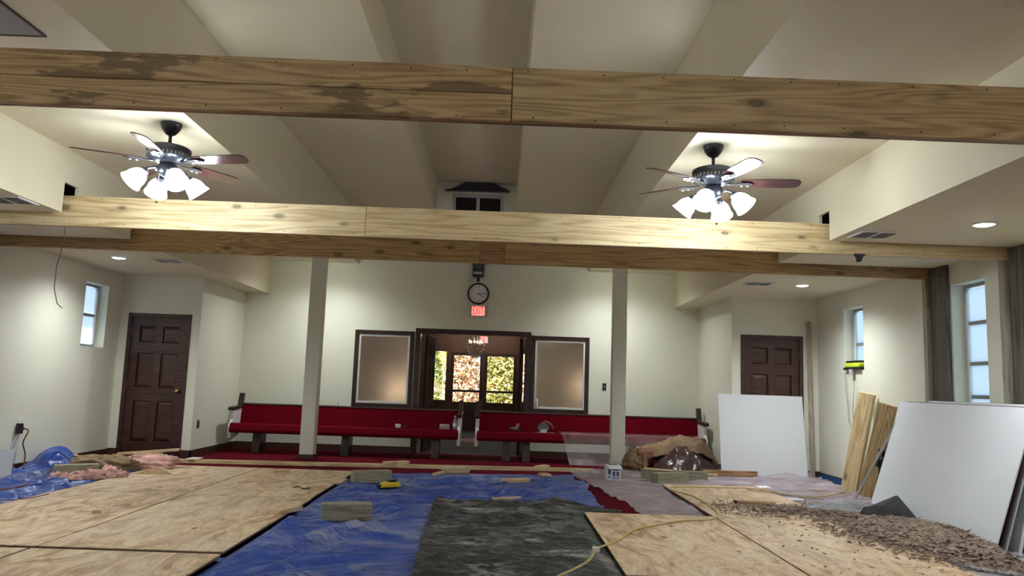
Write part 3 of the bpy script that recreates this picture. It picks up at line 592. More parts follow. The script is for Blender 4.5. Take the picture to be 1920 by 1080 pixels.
# ------------------------------------------------------------------ floor coverings
def fbm(x,y,s,seed,o=4): return noise.fractal(Vector((x*s,y*s,seed)),.9,2.1,o)
def ridg(x,y,ang,su,sv,seed):
    u=x*math.cos(ang)+y*math.sin(ang); v=-x*math.sin(ang)+y*math.cos(ang)
    n=noise.noise(Vector((u*su,v*sv+.6*noise.noise(Vector((u*.8,v*.8,seed+5))),seed)))
    return (1-min(1,abs(n)*2.6))**3
PLY=[(-3.045,-1.815,7.81,10.20),(-4.275,-3.055,7.81,10.20),(-3.045,-1.805,5.365,7.80),(-4.285,-3.055,5.365,7.80),(-3.055,-1.80,2.9,5.30),(-4.29,-3.065,2.9,5.30),
     (.85,2.075,5.08,7.50),(2.085,3.32,7.43,9.90),(2.085,3.31,5.0,7.425)]
def under(x,y,g=.06):
    return max([min(1,max(0,min(x-a+g,b-x+g,y-c+g,d-y+g)/g)) for a,b,c,d in PLY])
SPOTS=[tuple(at(*q,Z=0).xy) for q in ((625,972),(655,972),(690,972),(680,902),(720,902),(120,893),(165,890),(730,912),(965,912),(950,936),(1025,892),(690,900),(630,962))]
def near(x,y,r=.22): return max([max(0,1-math.hypot(x+1.28,y-6.98)/.55)]+[max(0,1-math.hypot(x-a,y-b)/r) for a,b in SPOTS])
FOLDS=[]
for (a,b,h) in (((600,932),(1010,896),.05),((640,978),(990,922),.042),((400,1078),(800,952),.045),((690,962),(960,908),.035),((470,1066),(770,972),.045),((540,1030),(790,1003),.04),((450,1080),(770,1040),.04),((800,925),(1070,912),.04),((850,905),(1060,900),.03),((0,935),(120,915),.04),((0,915),(95,898),.05),((20,885),(100,872),.06)):
    A_,B_=at(*a,Z=0),at(*b,Z=0); FOLDS.append((A_.x,A_.y,B_.x-A_.x,B_.y-A_.y,h))
def folds(x,y):
    z=0
    for ax,ay,dx,dy,h in FOLDS:
        L2=dx*dx+dy*dy; t=((x-ax)*dx+(y-ay)*dy)/L2
        if -.05<t<1.05:
            L=math.sqrt(L2); d=((x-ax)*-dy+(y-ay)*dx)/L+.05*noise.noise(Vector((t*4,ax,ay)))+.02*noise.noise(Vector((t*15,ax,ay)))
            k=max(0,1-abs(2*t-1)**3); z+=h*k*(math.exp(-(d/.03)**2) if d<0 else math.exp(-(d/.08)**2))
    return z
def blue(u,v):
    x=-5.62+u*6.70; y=3.2+v*7.1
    if v>.9: y+= (x+1.9)*.22*(v-.9)*10 if x>-1.9 else 0
    if u>.97: x+=.10*noise.noise(Vector((y*1.3,2,0)))
    dx=max(0,-4.3-x)
    z=.006+(folds(x,y)+.030*ridg(x,y,R(44),.13,1.15,51)+.024*ridg(x,y,R(36),.18,1.9,53)+.018*ridg(x,y,R(52),.25,2.6,55)+.008*ridg(x,y,R(16),.35,1.6,1)+.012*ridg(x,y,R(26),.6,3.2,4)+.008*ridg(x,y,R(8),.9,6,6)+.010*ridg(x,y,R(34),1.2,9,7)+.010*abs(fbm(x,y,5,2)))
    z*=(1-under(x,y,.10))*(1-.95*min(1,3*near(x,y,.32)))
    if y>9.85: z*=max(.15,1-(y-9.85)/.3)
    if -.95<x<.9 and y<8.2: z*=1-.92*min(1,max(0,(x+.95)/.35),(8.2-y)/.15)
    if x<-4.4 and y>8.9:      # bunched up against the wall
        t=max(0,1-math.hypot((x+5.38+.25*(y-9.7))/.25,(y-9.7)/.42)); z+=.27*t**.6*(1+.25*fbm(x,y,4,9))
        t2=max(0,1-abs(y-9.35+.3*(x+5))/.25)*min(1,max(0,(-4.9-x)/.3)); z+=.07*t2
    if y<8.9 and x<-4.35: z+=.035*ridg(x,y,R(8),.7,3.6,13)
    return (x,y,z)
o=MB().grid(blue,260,300).build('blue_tarp',BLUE,None,True); tag(o,'big wrinkled blue tarp spread over the carpet under the plywood sheets','tarp')
def black(u,v):
    y=3.2+v*4.85+.05*noise.noise(Vector((u*5,9,1)))*v
    xl=-.50-.11*(y-5)/2.9*1.0+.04*noise.noise(Vector((y*3,0,5))); xr=.86+(.0 if v<.9 else 0)
    if y>7.45: xr=.86+.36*min(1,max(0,(8.0-y)/.3)) if y<7.9 else .84
    x=xl+(xr-xl)*u
    z=.022+.020*ridg(x,y,R(-8),.7,2.6,21)+.016*ridg(x,y,R(30),1.0,4.2,23)+.010*ridg(x,y,R(-40),1.5,6,25)+.008*ridg(x,y,R(12),2,10,27)+.004*abs(fbm(x,y,6,3))
    if y>7.5: z+=.06*max(0,1-abs(x-.62)/.28)*max(0,1-abs(y-8.0)/.35)
    z*=(1-.97*under(x,y,.12)); z+=.012
    return (x,y,z)
tag(MB().grid(black,110,240).build('black_tarp',BLACKT,None,True),'dusty black plastic sheet lying on the blue tarp','plastic sheet')
def black2(u,v):
    x=3.05+u*1.6; y=4.3+v*2.4; return (x,y,.008+(.03*ridg(x,y,R(-30),1,3,31)+.01*abs(fbm(x,y,6,33)))*(1-under(x,y)))
tag(MB().grid(black2,60,80).build('black_tarp',BLACKT,None,True),'black plastic sheet under the shredded debris by the leaning drywall','plastic sheet')
def pinkp(u,v):
    y=4.6+v*7.0; xl=1.06+(.34*max(0,min(1,(10.6-y)/2.5)))+.05*noise.noise(Vector((y*2.2,0,7)))
    x=xl+(4.64-xl)*u
    z=.012+.03*ridg(x,y,R(5),.4,2.2,41)+.02*ridg(x,y,R(-16),.7,4,43)+.006*abs(fbm(x,y,8,5)); z*=1-under(x,y)
    if y>10.9 and x>3.6: z+=.05*ridg(x,y,R(2),.8,3,47)
    return (x,y,z+.004)
tag(MB().grid(pinkp,150,190).build('clear_floor_sheet',CLEARP,None,True),'clear plastic sheet covering the red carpet before the half hidden door','plastic sheet')
# plywood
PL=['back row next to the blue tarp','back row beside the pink insulation','middle row next to the blue tarp','middle row with the small loose block','front row next to the blue tarp','front row away from the blue tarp','beside the black sheet with the yellow cord','under the hammer','under the shredded debris']
for (a,b,c,d),l in zip(PLY,PL):
    M=Matrix.Translation(((a+b)/2,(c+d)/2,.028))@Matrix.Rotation(R(random.uniform(-.25,.25)),4,'Z'); hx,hy=(b-a)/2-.004,(d-c)/2-.004
    z0=.0 if c<7.42 or a<2 else .008
    e=thing('plywood_sheet',((a+b)/2,(c+d)/2,.028),'plywood sheet on the floor, '+l,'plywood')
    MB().box(-hx,hx,-hy,hy,.012,.018).build('face_veneer',PLYW,e,M=M); MB().box(-hx+.001,hx-.001,-hy+.001,hy-.001,0,.012).build('core',PLYEDGE,e,M=M)
TOP=.046
# ------------------------------------------------------------------ lumber and scraps
def pxblock(name,p0,p1,h,d,mat,label,cat='wood block',z0=0,parts=None,base=0,group=None):
    """block whose lower front edge runs between two photo points on the floor (z=base)"""
    A,Bp=at(*p0,Z=base),at(*p1,Z=base); v=Bp-A; L=math.hypot(v.x,v.y); an=math.atan2(v.y,v.x)
    M=Matrix.Translation((A.x,A.y,base+z0))@Matrix.Rotation(an,4,'Z')@Matrix.Translation((L/2,d/2,h/2))
    o=MB().box(-L/2,L/2,-d/2,d/2,-h/2,h/2).build(name,mat,bevel=.004,M=M); return tag(o,label,cat,group)
TZ=.035
pxblock('post_offcut',(602,977),(697,976),.14,.14,TREATED,'greenish treated post offcut on the blue tarp beside the plywood edge',base=.02)
pxblock('post_offcut',(663,907),(734,905),.14,.14,TREATED,'greenish treated post offcut at the tarp edge behind the yellow tool',base=.02)
pxblock('post_offcut',(100,897),(185,894),.14,.14,TREATED,'greenish treated post offcut among the pink insulation scraps',base=.02)
pxblock('post_offcut',(1234,909),(1292,908),.14,.16,TREATED,'treated post offcut before the long timber near the white carton',base=.015)
pxblock('post_offcut',(1203,900),(1327,906),.14,.12,TREATED,'long treated timber lying behind a shorter offcut on the clear plastic',base=.015)
def stack(pts,label_fn,h=.038,d=.11):
    for k,(p0,p1,z,mt) in enumerate(pts): pxblock('board_offcut',p0,p1,h,d,mt,label_fn(k),'board offcut',z0=z,base=.01)
stack([((722,877),(767,875),0,SCRAP),((723,877),(768,875),.04,SCRAP)],lambda k:('lower','upper')[k]+' of two stacked board offcuts lying against the long lumber',.038,.1)
stack([((836,888),(881,887),0,SCRAP),((832,888),(878,887),.04,SCRAP)],lambda k:('lower','upper')[k]+' of two thick board offcuts crossing the long lumber',.04,.14)
stack([((943,911),(995,910),0,SCRAP),((943,911),(994,910),.04,SCRAP)],lambda k:('lower','upper')[k]+' of two stacked board offcuts at the far edge of the blue tarp',.038,.11)
for p0,p1,h,d,base,l in [((958,915),(984,914),.03,.05,.02,'short stub before the stacked offcuts on the blue tarp'),((927,941),(978,939),.038,.06,.02,'narrow board offcut lying alone on the blue tarp behind the black sheet'),
 ((1016,894),(1034,894),.035,.16,.01,'small offcut at the blue tarp corner by the clear plastic'),((1011,878),(1031,876),.03,.1,.005,'small offcut behind the long lumber near the plastic drape'),
 ((523,966),(568,957),.038,.12,TOP,'pale offcut on the plywood edge beside the treated offcut'),((513,889),(544,886),.035,.12,TOP,'pale offcut on the far plywood beside the column'),
 ((173,964),(190,963),.03,.04,TOP,'tiny loose wood block in the middle of the plywood'),((638,896),(662,892),.03,.12,.02,'pale offcut half under the treated offcut at the plywood corner'),
 ((640,909),(652,902),.03,.1,.03,'short offcut on the plywood corner by the tarp'),((818,892),(842,886),.03,.06,.01,'thin stick leaning at the thick crossed offcuts')]:
    pxblock('wood_scrap',p0,p1,h,d,SCRAP,l,'wood scrap',base=base)
A=at(250,889,Z=TOP); tag(MB().prism([(0,0),(.42,0),(.30,.07),(.2,.075)],0,.08,'y',Matrix.Translation((A.x,A.y,TOP))@Matrix.Rotation(R(12),4,'Z')).build('wood_wedge',SCRAP),'pale wedge shaped offcut on the far plywood by the pink insulation','wood scrap')
def stick(name,P,Q,h,t,mat,label,cat='board',roll=0,bevel=.003):
    P,Q=Vector(P),Vector(Q); d=Q-P; L=d.length; q=d.to_track_quat('X','Z').to_matrix().to_4x4()
    return tag(lum(name,L,h,t,(P+Q)/2,mat,None,q@Matrix.Rotation(roll,4,'X'),bevel),label,cat)
a_=at(322,868,Z=0); b_=at(1112,886,Z=0); mid_=a_.lerp(b_,.52)
stick('long_lumber',(a_.x,a_.y,.03),(mid_.x-.004,mid_.y,.03),.055,.04,PINE_L,'long pale lumber on the red carpet, its end near the brass-knobbed door')
stick('long_lumber',(mid_.x+.004,mid_.y,.03),(b_.x,b_.y,.03),.055,.04,PINE_L,'long pale lumber on the red carpet, its end under the clear plastic')
a_=at(220,851,Y=10.95); b_=at(336,843,Y=11.15); stick('rough_plank',(a_.x,a_.y,a_.z),(b_.x,b_.y,b_.z),.03,.13,SCRAP,'rough plank propped on scraps in front of the brass-knobbed door')
a_=at(250,857,Y=10.93); b_=at(305,853,Y=11.0); stick('rough_plank',(a_.x,a_.y,.055),(b_.x,b_.y,.06),.10,.05,SCRAP,'short scrap under the propped rough plank by the brass-knobbed door')
a_=at(1208,877,Z=.19); b_=at(1345,888,Z=.12); stick('thin_stick',(a_.x,a_.y,.185),(b_.x,b_.y,.10),.02,.035,PINE_L,'thin pale stick lying across the treated timber')
a_=at(1318,896,Z=0); b_=at(1420,899,Z=0); stick('plank',(a_.x,a_.y,.07),(b_.x,b_.y,.07),.085,.04,PINE_D,'brown plank on edge on the clear plastic before the white board')
a_=at(1206,878,Y=10.72); lum('x',.001,.001,.001,(0,-30,-5),PINE); bpy.data.objects.remove(bpy.data.objects['x'])
o=tag(lum('stud_stub',.23,.038,.085,(a_.x,a_.y-.1,.27),PINE_D,None,Matrix.Rotation(R(90),4,'Y')),'short brown stud stub standing upright on the treated timber','wood block')
# boards against the side wall
def plank_on(name,P,Q,mat,label,wd=.20,th=.075):
    P,Q=Vector(P),Vector(Q); ux=(Q-P).normalized(); nf=Vector((-.80,-.60,0)); nf=(nf-ux*nf.dot(ux)).normalized(); wv=nf.cross(ux)
    M=Matrix((ux,wv,nf)).transposed().to_4x4(); M.translation=(P+Q)/2; L=(Q-P).length
    return tag(MB().box(-L/2,L/2,-wd/2,wd/2,-th/2,th/2).build(name,mat,bevel=.004,M=M),label,'board')
plank_on('leaning_plank',(4.50,9.96,.03),(4.655,9.74,1.27),PINE_L,'taller pale plank leaning by the recessed window')
plank_on('leaning_plank',(4.46,9.42,.03),(4.655,9.22,1.14),PINE,'shorter reddish plank leaning between the taller plank and the metal pole')
stick('corner_board',(4.60,11.36,.01),(4.60,11.44,2.31),.07,.03,SCRAPG,'tall thin board standing in the corner beside the half hidden door',roll=R(60))
e=thing('metal_pole',(4.22,9.2,.02),'long square metal pole with a black knob leaning on the wall','pole')
P,Q=Vector((4.22,9.2,.035)),Vector((4.64,8.84,1.09)); q=(Q-P).to_track_quat('X','Z').to_matrix().to_4x4()
lum('shaft',(Q-P).length,.03,.03,(P+Q)/2,ALU,e,q); MB().lathe([(.004,-.03),(.024,-.015),(.028,0),(.02,.02),(.004,.028)],14,Matrix.Translation(Q)).build('knob',BLACK,e,True)
B(4.19,4.25,9.17,9.23,.018,.03).build('foot',BLACK,e)
y_=at(1690,765,X=XR); e=tag(B(XR-.008,XR,y_.y-.06,y_.y+.06,y_.z-.05,y_.z+.07).build('outlet_plate',WHITETRIM,bevel=.002),'white outlet plate on the wall behind the metal pole','wall plate')
for dz in (-.02,.04): B(XR-.011,XR-.007,y_.y-.02,y_.y+.02,y_.z+dz-.012,y_.z+dz+.012).build('socket',GREYP,e)
# clamp behind the planks
p=at(1650,862,Y=9.15); e=thing('quick_clamp',(4.55,9.15,.3),'black bar clamp standing behind the metal pole','clamp')
MB().tube([(4.50,9.16,.02),(4.50,9.16,.62)],.012,8).build('bar',BLACK,e); MB().prism([(4.46,.42),(4.56,.36),(4.60,.40),(4.585,.56),(4.53,.62),(4.50,.60),(4.545,.50),(4.46,.50)],9.13,9.18,'y').build('jaw',BLACK,e,bevel=.004)
# ------------------------------------------------------------------ drywall
def leansheet(A,Bp,top,H,th,mat,label,name='drywall_sheet',edge=WHITETRIM):
    A,Bp,T=Vector(A),Vector(Bp),Vector(top); u=(Bp-A); L=u.length; u.normalize(); v=(T-A); v-=u*v.dot(u); v.normalize(); n=u.cross(v)
    M=Matrix((u,v,n)).transposed().to_4x4(); M.translation=A
    o=tag(MB().box(0,L,0,H,-th,0).build(name,mat,M=M,bevel=.002),label,'sheet'); return o
leansheet((3.245,11.27,.02),(4.50,11.27,.02),(3.245,11.46,1.2),1.19,.0125,DRYW,'white square drywall board standing before the half hidden door')
MAROON=plain('maroon_board',(.06,.015,.018),.6); BRNB=plain('brown_board',(.10,.065,.045),.6)
for dx,dy,tx,mt,nm,l in ((0,0,4.640,DRYW,'drywall_sheet','large white drywall sheet leaning at the front of the stack'),(.05,.02,4.656,MAROON,'panel_board','maroon panel leaning right behind the front drywall sheet'),
  (.085,.0,4.672,DRYW,'drywall_sheet','large white drywall sheet leaning behind the maroon panel'),(.19,-.03,4.686,DRYW,'drywall_sheet','white drywall sheet leaning in the stack before the brown panel'),(.225,-.05,4.70,BRNB,'panel_board','brown panel leaning last against the wall')):
    leansheet((4.285+dx*.7,8.95-dx*2.5,.02),(3.97+dx,6.25+dy,.02),(tx,8.93-dx*2.5,1.17+dx*.12),1.215,.0115,mt,l,nm)
A=at(0,905,Z=.02); leansheet((A.x-.33,A.y+.05,.02),(A.x+.075,A.y+.02,.02),(A.x-.40,A.y+.16,.8),.34,.0125,DRYW,'white drywall offcut leaning by the wall with the red cord')
# blue tape
for y0,y1,l in ((9.95,11.45,'between the corner board and the planks'),(8.95,9.6,'between the planks and the drywall stack')):
    tag(B(XR-.019,XR-.0152,y0,y1,.0,.085).build('masking_tape',TAPE),'blue masking tape along the wall base '+l,'tape')
# ------------------------------------------------------------------ insulation
def lump(name,c,r,seed,mat,parent=None,amp=.25,fr=3.0,nu=40,nv=20,rz=0,flat=0):
    def fn(u,v):
        th=u*2*math.pi; ph=v*math.pi; d=Vector((math.sin(ph)*math.cos(th),math.sin(ph)*math.sin(th),math.cos(ph)))
        k=1+amp*noise.fractal(d*fr+Vector((seed,0,0)),.8,2,5)
        p=Vector((d.x*r[0]*k,d.y*r[1]*k,d.z*r[2]*k)); p.rotate(Matrix.Rotation(rz,3,'Z')); p+=Vector(c); p.z=max(p.z,flat+.002); return p
    return MB().grid(fn,nu,nv).build(name,mat,parent,True)
e=thing('insulation_heap',(2.6,12.0,0),'heap of brown kraft insulation under dark plastic beside the column','insulation','loose insulation heaps')
def kraftf(u,v):
    x=1.985+u*1.36; y=11.82+v*.58+.03*math.sin(u*5); t=max(0,math.sin(math.pi*min(1,v*.85+.12)))**.55
    ks=((0,.16),(.12,.30),(.35,.40),(.62,.53),(.82,.50),(.95,.33),(1.01,.2))
    for (a,ha),(b,hb) in zip(ks[:-1],ks[1:]):
        if a<=u<=b: h=ha+(hb-ha)*(u-a)/(b-a); break
    h=h*t+.05*noise.fractal(Vector((u*5,v*4,2)),.8,2,5)*(.3+t)
    return (x,y,max(.01,h))
MB().grid(kraftf,70,30).build('kraft_batt',KRAFT,e,True)
def bagf(u,v):
    x=2.35+u*1.08; y=11.62+v*.42
    env=max(0,math.sin(math.pi*min(1,(u*.92+.05))))**.75*(.55+.45*math.sin(math.pi*u)); h=.40*env*math.sin(math.pi/2*min(1,v*1.25+.02))**.8
    h+=.05*noise.fractal(Vector((u*4,v*5,7)),.8,2,5)+.05*ridg(x*2,y*2,R(60),1,3,9)*v
    return (x,y-.05*math.sin(u*7),max(.006,h))
MB().grid(bagf,60,30).build('plastic_wrap',BAGP,e,True)
lump('torn_fold',(2.08,11.76,.14),(.17,.12,.17),3,KRAFT,e,.35,3); lump('torn_fold',(2.22,11.74,.27),(.13,.1,.09),8,plain('orange_kraft',(.33,.16,.09),.9,var=.3,vs=9,bmp=.6,bs=40),e,.4,4)
e=thing('insulation_roll',(-4.6,9.6,.03),'flattened brown and pink insulation batt behind the treated offcut','insulation','loose insulation heaps')
for k,(x0,x1,y,z,r,mt) in enumerate([(-5.25,-4.5,9.75,.10,.075,KRAFT),(-5.2,-4.35,9.62,.085,.07,KRAFT),(-4.62,-3.95,9.86,.13,.06,PINKI),(-4.65,-3.98,9.70,.085,.062,PINKI)]):
    lump('batt',((x0+x1)/2,y,z),((x1-x0)/2,r*1.7,r*1.2),k*3+1,mt,e,.28,3.2,50,20,rz=R(10))
lump('batt',(-4.62,9.50,.10),(.30,.14,.10),31,KRAFT,e,.4,3.5)
pk=[(-4.36,8.93,.11,.08),(-4.22,8.88,.09,.06),(-4.44,8.72,.13,.07),(-4.62,8.80,.10,.05),(-4.72,8.62,.12,.05),(-4.55,8.55,.10,.04),(-4.85,8.45,.09,.035),(-4.30,8.80,.08,.05),(-5.30,9.86,.14,.09)]
PT=['tallest pink insulation tuft before the treated offcut','pink insulation tuft at the end of the tuft row nearest the plywood','wide pink insulation tuft before the middle of the treated offcut','pink insulation tuft touching the treated offcut front','wide flat pink insulation tuft beside the grey felt scrap','flat pink insulation tuft beside the plywood edge and small paper','thin pink insulation tuft beside the white paper scrap','small pink insulation tuft wedged between the taller tufts','pink insulation tuft lying on the bunched blue tarp by the wall']
for k,(x,y,r,h) in enumerate(pk):
    tag(lump('insulation_tuft',(x,y,.03+h*.5),(r,r*.8,h),50+k*3,PINKI,None,.5,3.2,26,14),PT[k],'insulation','pink insulation tufts')
for k,(x,y,L,an,mt) in enumerate([(-4.60,8.90,.22,20,SCRAP),(-4.80,8.62,.16,-10,GREYROCK),(-4.95,8.50,.20,8,CARD),(-4.70,8.47,.14,35,CARD),(-5.05,8.62,.3,5,PINKI)]):
    tag(lum('torn_scrap',L,.012,.06,(x,y,.06),mt,None,Matrix.Rotation(R(an),4,'Z')@Matrix.Rotation(R(6),4,'Y'),.002),('pale wood','grey felt','white paper','small white paper','pink paper')[k]+' scrap strewn beside the pink insulation tufts','scrap')
# ------------------------------------------------------------------ shredded debris by the drywall
def inside(x,y):
    # density of the debris field
    d=max(0,1-math.hypot((x-3.75)/.95,(y-6.75)/1.5))
    d+=.5*max(0,1-math.hypot((x-2.95)/.9,(y-8.0)/.6))
    if y<5.75 and x<3.6: d*=.35
    return d
def moundf(u,v):
    x=2.75+u*1.45; y=5.2+v*3.2; lim=4.285-(8.95-y)*.117-.015
    x=min(x,lim); d=inside(x,y); n=fbm(x,y,2.6,61,5)
    h=.11*max(0,d-.22)*(1+.4*n)*1.4+.022*max(0,n)*min(1,d*4)-.012
    ed=min(1,u*8)*min(1,v*8)*min(1,(1-v)*8)
    return (x,y,.03+h*ed-.04*(1-ed)+(.02*random.random()*min(1,d*5) if d>.25 else 0))
o=MB().grid(moundf,150,240).build('debris_mound',CELL,None,False); o['kind']='stuff'; tag(o,'low mound of brown shredded insulation against the leaning drywall','debris')
m=MB(); cnt=0
while cnt<6500:
    x=random.uniform(2.2,4.25); y=random.uniform(5.0,8.9)
    if random.random()>inside(x,y)*1.6+.012: continue
    if x>4.285-(8.95-y)*.117-.03: continue
    if abs(x-2.9)<.36 and abs(y-8.77)<.3: continue
    cnt+=1; s_=random.uniform(.008,.03)*(1.5 if inside(x,y)>.4 else .8); d=inside(x,y)
    z=.046+.12*max(0,d-.22)+.01*random.random(); M=Matrix.Translation((x,y,z))@Matrix.Rotation(random.uniform(0,6.3),4,(random.uniform(-.3,.3),random.uniform(-.3,.3),1))@Matrix.Diagonal((random.uniform(.6,1.9),random.uniform(.5,1.2),random.uniform(.35,.9),1))
    m.add([(s_,0,0),(-s_,s_*.3,0),(0,s_*.7,.2*s_),(0,-s_*.6,0),(0,0,s_*.5),(.2*s_,0,-s_*.4)],[(0,2,4),(2,1,4),(1,3,4),(3,0,4),(2,0,5),(1,2,5),(3,1,5),(0,3,5)],M)
o=m.build('debris_flakes',CELL); o['kind']='stuff'; tag(o,'scattered brown flakes of shredded insulation over the plywood','debris')
# plastic bunch and felt chunk in front of the drywall
def bunch(u,v):
    x=3.20+u*.85; y=7.85+v*.45+.1*u; n=ridg(x*2,y*2,R(35),1.2,2.5,71)
    e_=math.sin(math.pi*u)**.5*math.sin(math.pi*v)**.5; return (x,y,.035+.085*e_*(.35+n)+.02*e_*fbm(x,y,9,72))
tag(MB().grid(bunch,60,40).build('plastic_bunch',sheet_mat('milky_plastic',(.42,.46,.47),.6),None,True),'crumpled clear plastic bunched before the leaning drywall','plastic sheet')
a_=at(1648,985,Z=.05); tag(MB().add([(0,0,0),(.52,-.12,0),(.50,.1,.0),(.02,.15,0),(.02,.03,.10),(.36,.0,.24),(.45,.05,.14),(.10,.12,.09),(.22,-.03,.14)],[(0,1,2,3),(0,4,8,1),(8,5,1),(1,5,6),(1,6,2),(4,7,8),(8,7,5),(5,7,6),(6,7,2),(7,3,2),(4,0,3),(4,3,7)],Matrix.Translation((3.62,7.72,.05))@Matrix.Scale(.95,4)).build('felt_chunk',GREYROCK,bevel=.01),'dark grey torn felt chunk standing up before the drywall','scrap')
# ------------------------------------------------------------------ tools, cords, small things
def cord(name,pts,r,mat,label,cat='cord'):
    P=[Vector(p) for p in pts]; out=[]
    for i in range(len(P)-1):
        p0,p1,p2,p3=P[max(i-1,0)],P[i],P[i+1],P[min(i+2,len(P)-1)]
        for k in range(6):
            t=k/6; out.append(.5*((2*p1)+(p2-p0)*t+(2*p0-5*p1+4*p2-p3)*t*t+(3*p1-p0-3*p2+p3)*t**3))
    out.append(P[-1]); return tag(MB().tube(out,r,7).build(name,mat,None,True),label,cat)
fl=lambda x,y,z=.055: tuple(at(x,y,Z=z))
cord('yellow_cable',[fl(*q,.125) for q in ((1035,1085),(1075,1068),(1105,1050))]+[fl(1118,1030,.10)]+[fl(*q) for q in ((1135,1022),(1160,1013),(1190,993),(1230,984),(1280,976),(1330,974),(1346,965),(1335,952),(1300,930),(1262,920),(1255,914),(1290,913),(1350,914),(1425,917),(1480,928),(1530,931),(1570,925),(1598,912))],.0075,CORDY,'yellow extension cord snaking over the plywood')
cord('thin_black_cord',[fl(*q) for q in ((1400,918),(1450,924),(1500,932),(1545,936))],.005,CORDB,'thin dark cord on the clear plastic beyond the hammer')
o=pxblock('cord_plug',(1110,1035),(1124,1036),.03,.05,WHITETRIM,'small white block under the yellow cord','plug',base=.10)
e=thing('hammer',at(1376,940,Z=TOP),'claw hammer with a wooden handle lying on the plywood','hammer')
P,Q=at(1378,940,Z=TOP+.02),at(1452,944,Z=TOP+.018); MB().tube([P,P.lerp(Q,.4),P.lerp(Q,.75),Q],[.016,.017,.021,.019],10).build('handle',PINE,e,True)
hd=Vector((.10,.99,0)).normalized(); MB().tube([P-hd*.055,P-hd*.03,P-hd*.028,P+hd*.03,P+hd*.07],[.018,.018,.013,.014,.004],10).build('head',GREYROCK,e,True)
a_=at(714,915,Z=.055); b_=at(750,913,Z=.055); e=thing('hand_tool',a_,'yellow and black hand tool lying on the blue tarp','tool'); an=math.atan2(b_.y-a_.y,b_.x-a_.x); M=Matrix.Translation(a_)@Matrix.Rotation(an,4,'Z')
MB().prism([(.0,.0),(.24,0),(.25,.03),(.22,.055),(.15,.05),(.09,.06),(.03,.045)],0,.08,'y',M).build('body',YELLOW,e,bevel=.008); MB().prism([(.09,.058),(.15,.052),(.21,.056),(.20,.09),(.17,.08),(.11,.075)],.02,.06,'y',M).build('grip',BLACK,e,bevel=.005); MB().box(-.02,.03,.01,.07,.002,.03,M).build('nose',BLACK,e,bevel=.004)
# white printed carton
a_=at(1138,900,Z=.015); e=thing('carton',a_,'white carton with dark blue printing, its lid open, on the clear plastic','carton'); M=Matrix.Translation((a_.x,a_.y,.015))@Matrix.Rotation(R(2),4,'Z')
MB().box(0,.185,0,.24,0,.19,M).build('box_body',CARD,e,bevel=.003); MB().add([(0,0,.19),(.185,0,.19),(.20,-.05,.15),(.03,-.05,.15)],[(0,1,2,3)],M).build('flap',CARD,e,solid=.004); MB().box(.03,.15,.05,.2,.1905,.192,M).build('opening',BLACK,e)
for q in ((.015,.05,.03,.05),(.015,.05,.07,.14),(.07,.165,.02,.035),(.075,.11,.05,.11),(.125,.16,.05,.11),(.075,.16,.125,.14)): MB().box(q[0],q[1],-.0012,0,q[2],q[3],M).build('print_mark',INK,e)
MB().box(.185,.1862,.02,.2,.05,.07,M).build('print_mark',INK,e); MB().box(.185,.1862,.02,.1,.1,.16,M).build('print_mark',INK,e)
# lime tool on the window ledge, with its cord
zt=1.575; e=thing('work_light',(4.79,10.3,zt),'lime and black tool sitting on the ledge of the short window','tool')
B(4.72,4.86,10.10,10.52,zt+.035,zt+.095).build('body',LIME,e,bevel=.015); B(4.71,4.87,10.08,10.54,zt,zt+.036).build('base',BLACK,e,bevel=.008); B(4.73,4.85,10.12,10.50,zt+.094,zt+.125).build('top_grip',BLACK,e,bevel=.01); B(4.70,4.72,10.26,10.34,zt-.06,zt+.01).build('hook',GREYP,e)
def wl(x,y,X=4.72): return tuple(at(x,y,X=X))
cord('grey_cable',[wl(1584,698),wl(1586,730),wl(1590,765),wl(1592,790),wl(1597,800),wl(1601,795),wl(1599,770),wl(1601,730),wl(1600,700)],.004,CORDB,'thin grey cord looped down from the lime tool')
cord('short_cable',[wl(1597,800,4.64),wl(1600,815,4.6),wl(1604,830,4.5),wl(1612,840,4.48)],.005,CORDY,'short cord end tucked behind the taller leaning plank')
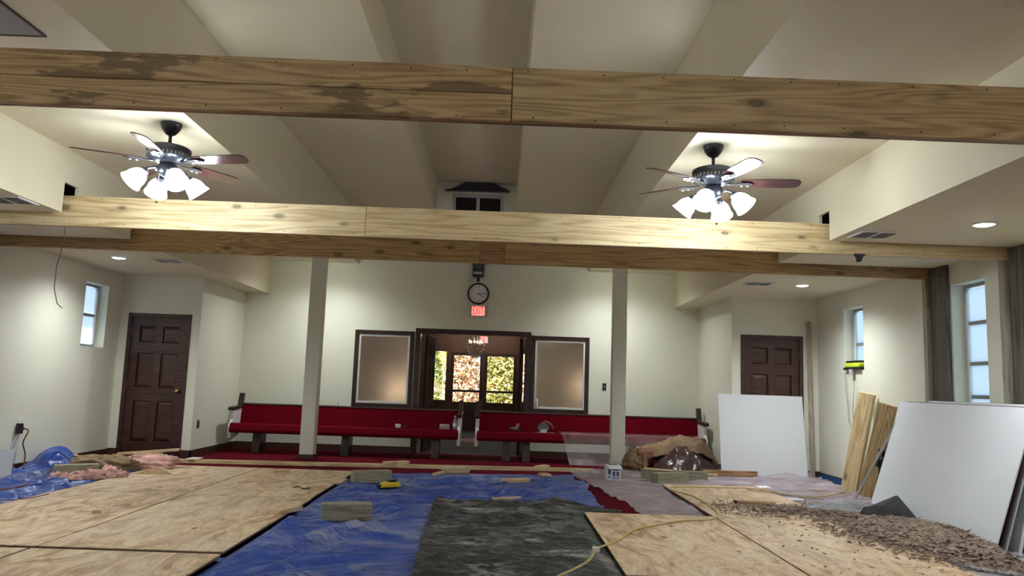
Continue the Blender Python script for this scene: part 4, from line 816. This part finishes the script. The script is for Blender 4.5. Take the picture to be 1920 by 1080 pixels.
# wall outlet with cords
p=at(37,798,X=XL); e=thing('wall_outlet',p,'white wall outlet with a black charger and red cord plugged in','outlet')
B(XL,XL+.008,p.y-.05,p.y+.05,p.z-.06,p.z+.07).build('cover_plate',WHITETRIM,e,bevel=.002); B(XL+.008,XL+.06,p.y-.085,p.y-.02,p.z-.09,p.z+.03).build('charger',BLACK,e,bevel=.004); B(XL+.008,XL+.04,p.y-.01,p.y+.03,p.z-.05,p.z-.02).build('plug',BLACK,e)
cord('red_lead',[(XL+.04,p.y+.01,p.z-.035),(XL+.09,p.y+.03,p.z-.06),tuple(at(43,830,X=XL+.07)),tuple(at(47,850,X=XL+.06)),tuple(at(45,870,X=XL+.06)),(XL+.16,p.y-.1,.06)],.008,CORDR,'red extension cord dropping from the wall outlet')
cord('white_cord',[(XL+.03,p.y-.06,p.z-.09),tuple(at(21,840,X=XL+.03)),tuple(at(20,868,X=XL+.04)),(XL+.12,p.y-.2,.06)],.004,WHITETRIM,'thin white cord dropping from the black charger')
cord('red_cable',[fl(*q,.06) for q in ((-20,918),(20,916),(55,908),(75,900),(95,880),(118,871))],.009,CORDR,'red cord lying on the blue tarp beside the pink tufts')
cord('dark_cable',[fl(*q,.05) for q in ((-10,938),(25,937),(60,933),(92,926))],.004,CORDR,'thin dark cord at the tarp edge beside the middle plywood')
# loose wire and black scrap under the pale beam
wp=[at(*q,Y=7.04) for q in ((122,425),(121,440),(117,460),(112,480),(106,500),(104,520),(102,540),(105,558),(107,568),(112,574),(117,578))]
cord('hanging_wire',wp,.004,plain('wire_brown',(.05,.03,.02),.6),'thin dark wire dangling below the pale beam','wire')
q=at(1612,478,Y=7.03); tag(MB().prism([(q.x-.055,2.545),(q.x+.06,2.545),(q.x+.03,2.515),(q.x+.015,2.475),(q.x-.025,2.465),(q.x-.03,2.505)],7.028,7.045,'y').build('black_rag',BLACK),'scrap of black plastic hanging under the pale beam','scrap')
a_=at(553,914,Z=TOP+.006); cord('wire_bit',[fl(550,914,TOP+.006),fl(560,912,TOP+.006),fl(568,916,TOP+.006),fl(582,915,TOP+.006)],.006,BLACK,'bent black wire bit on the far plywood sheet','wire')
for px,py,L,l in ((365,859,.16,'white paper slip on the carpet by the recess corner'),(1432,913,.16,'white card lying on the clear plastic by the hammer plywood'),(1488,935,.18,'white card lying on the clear plastic past the hammer')):
    q=at(px,py,Z=.03); tag(B(q.x-L/2,q.x+L/2,q.y-.12,q.y+.12,.028,.032).build('paper_slip',CARD),l,'paper')
q=at(1540,922,Z=.03); stick('thin_scrap',(q.x-.12,q.y+.1,.035),(q.x+.14,q.y-.05,.035),.012,.03,PINE_D,'thin brown splinter on the clear plastic near the leaning planks','wood scrap')
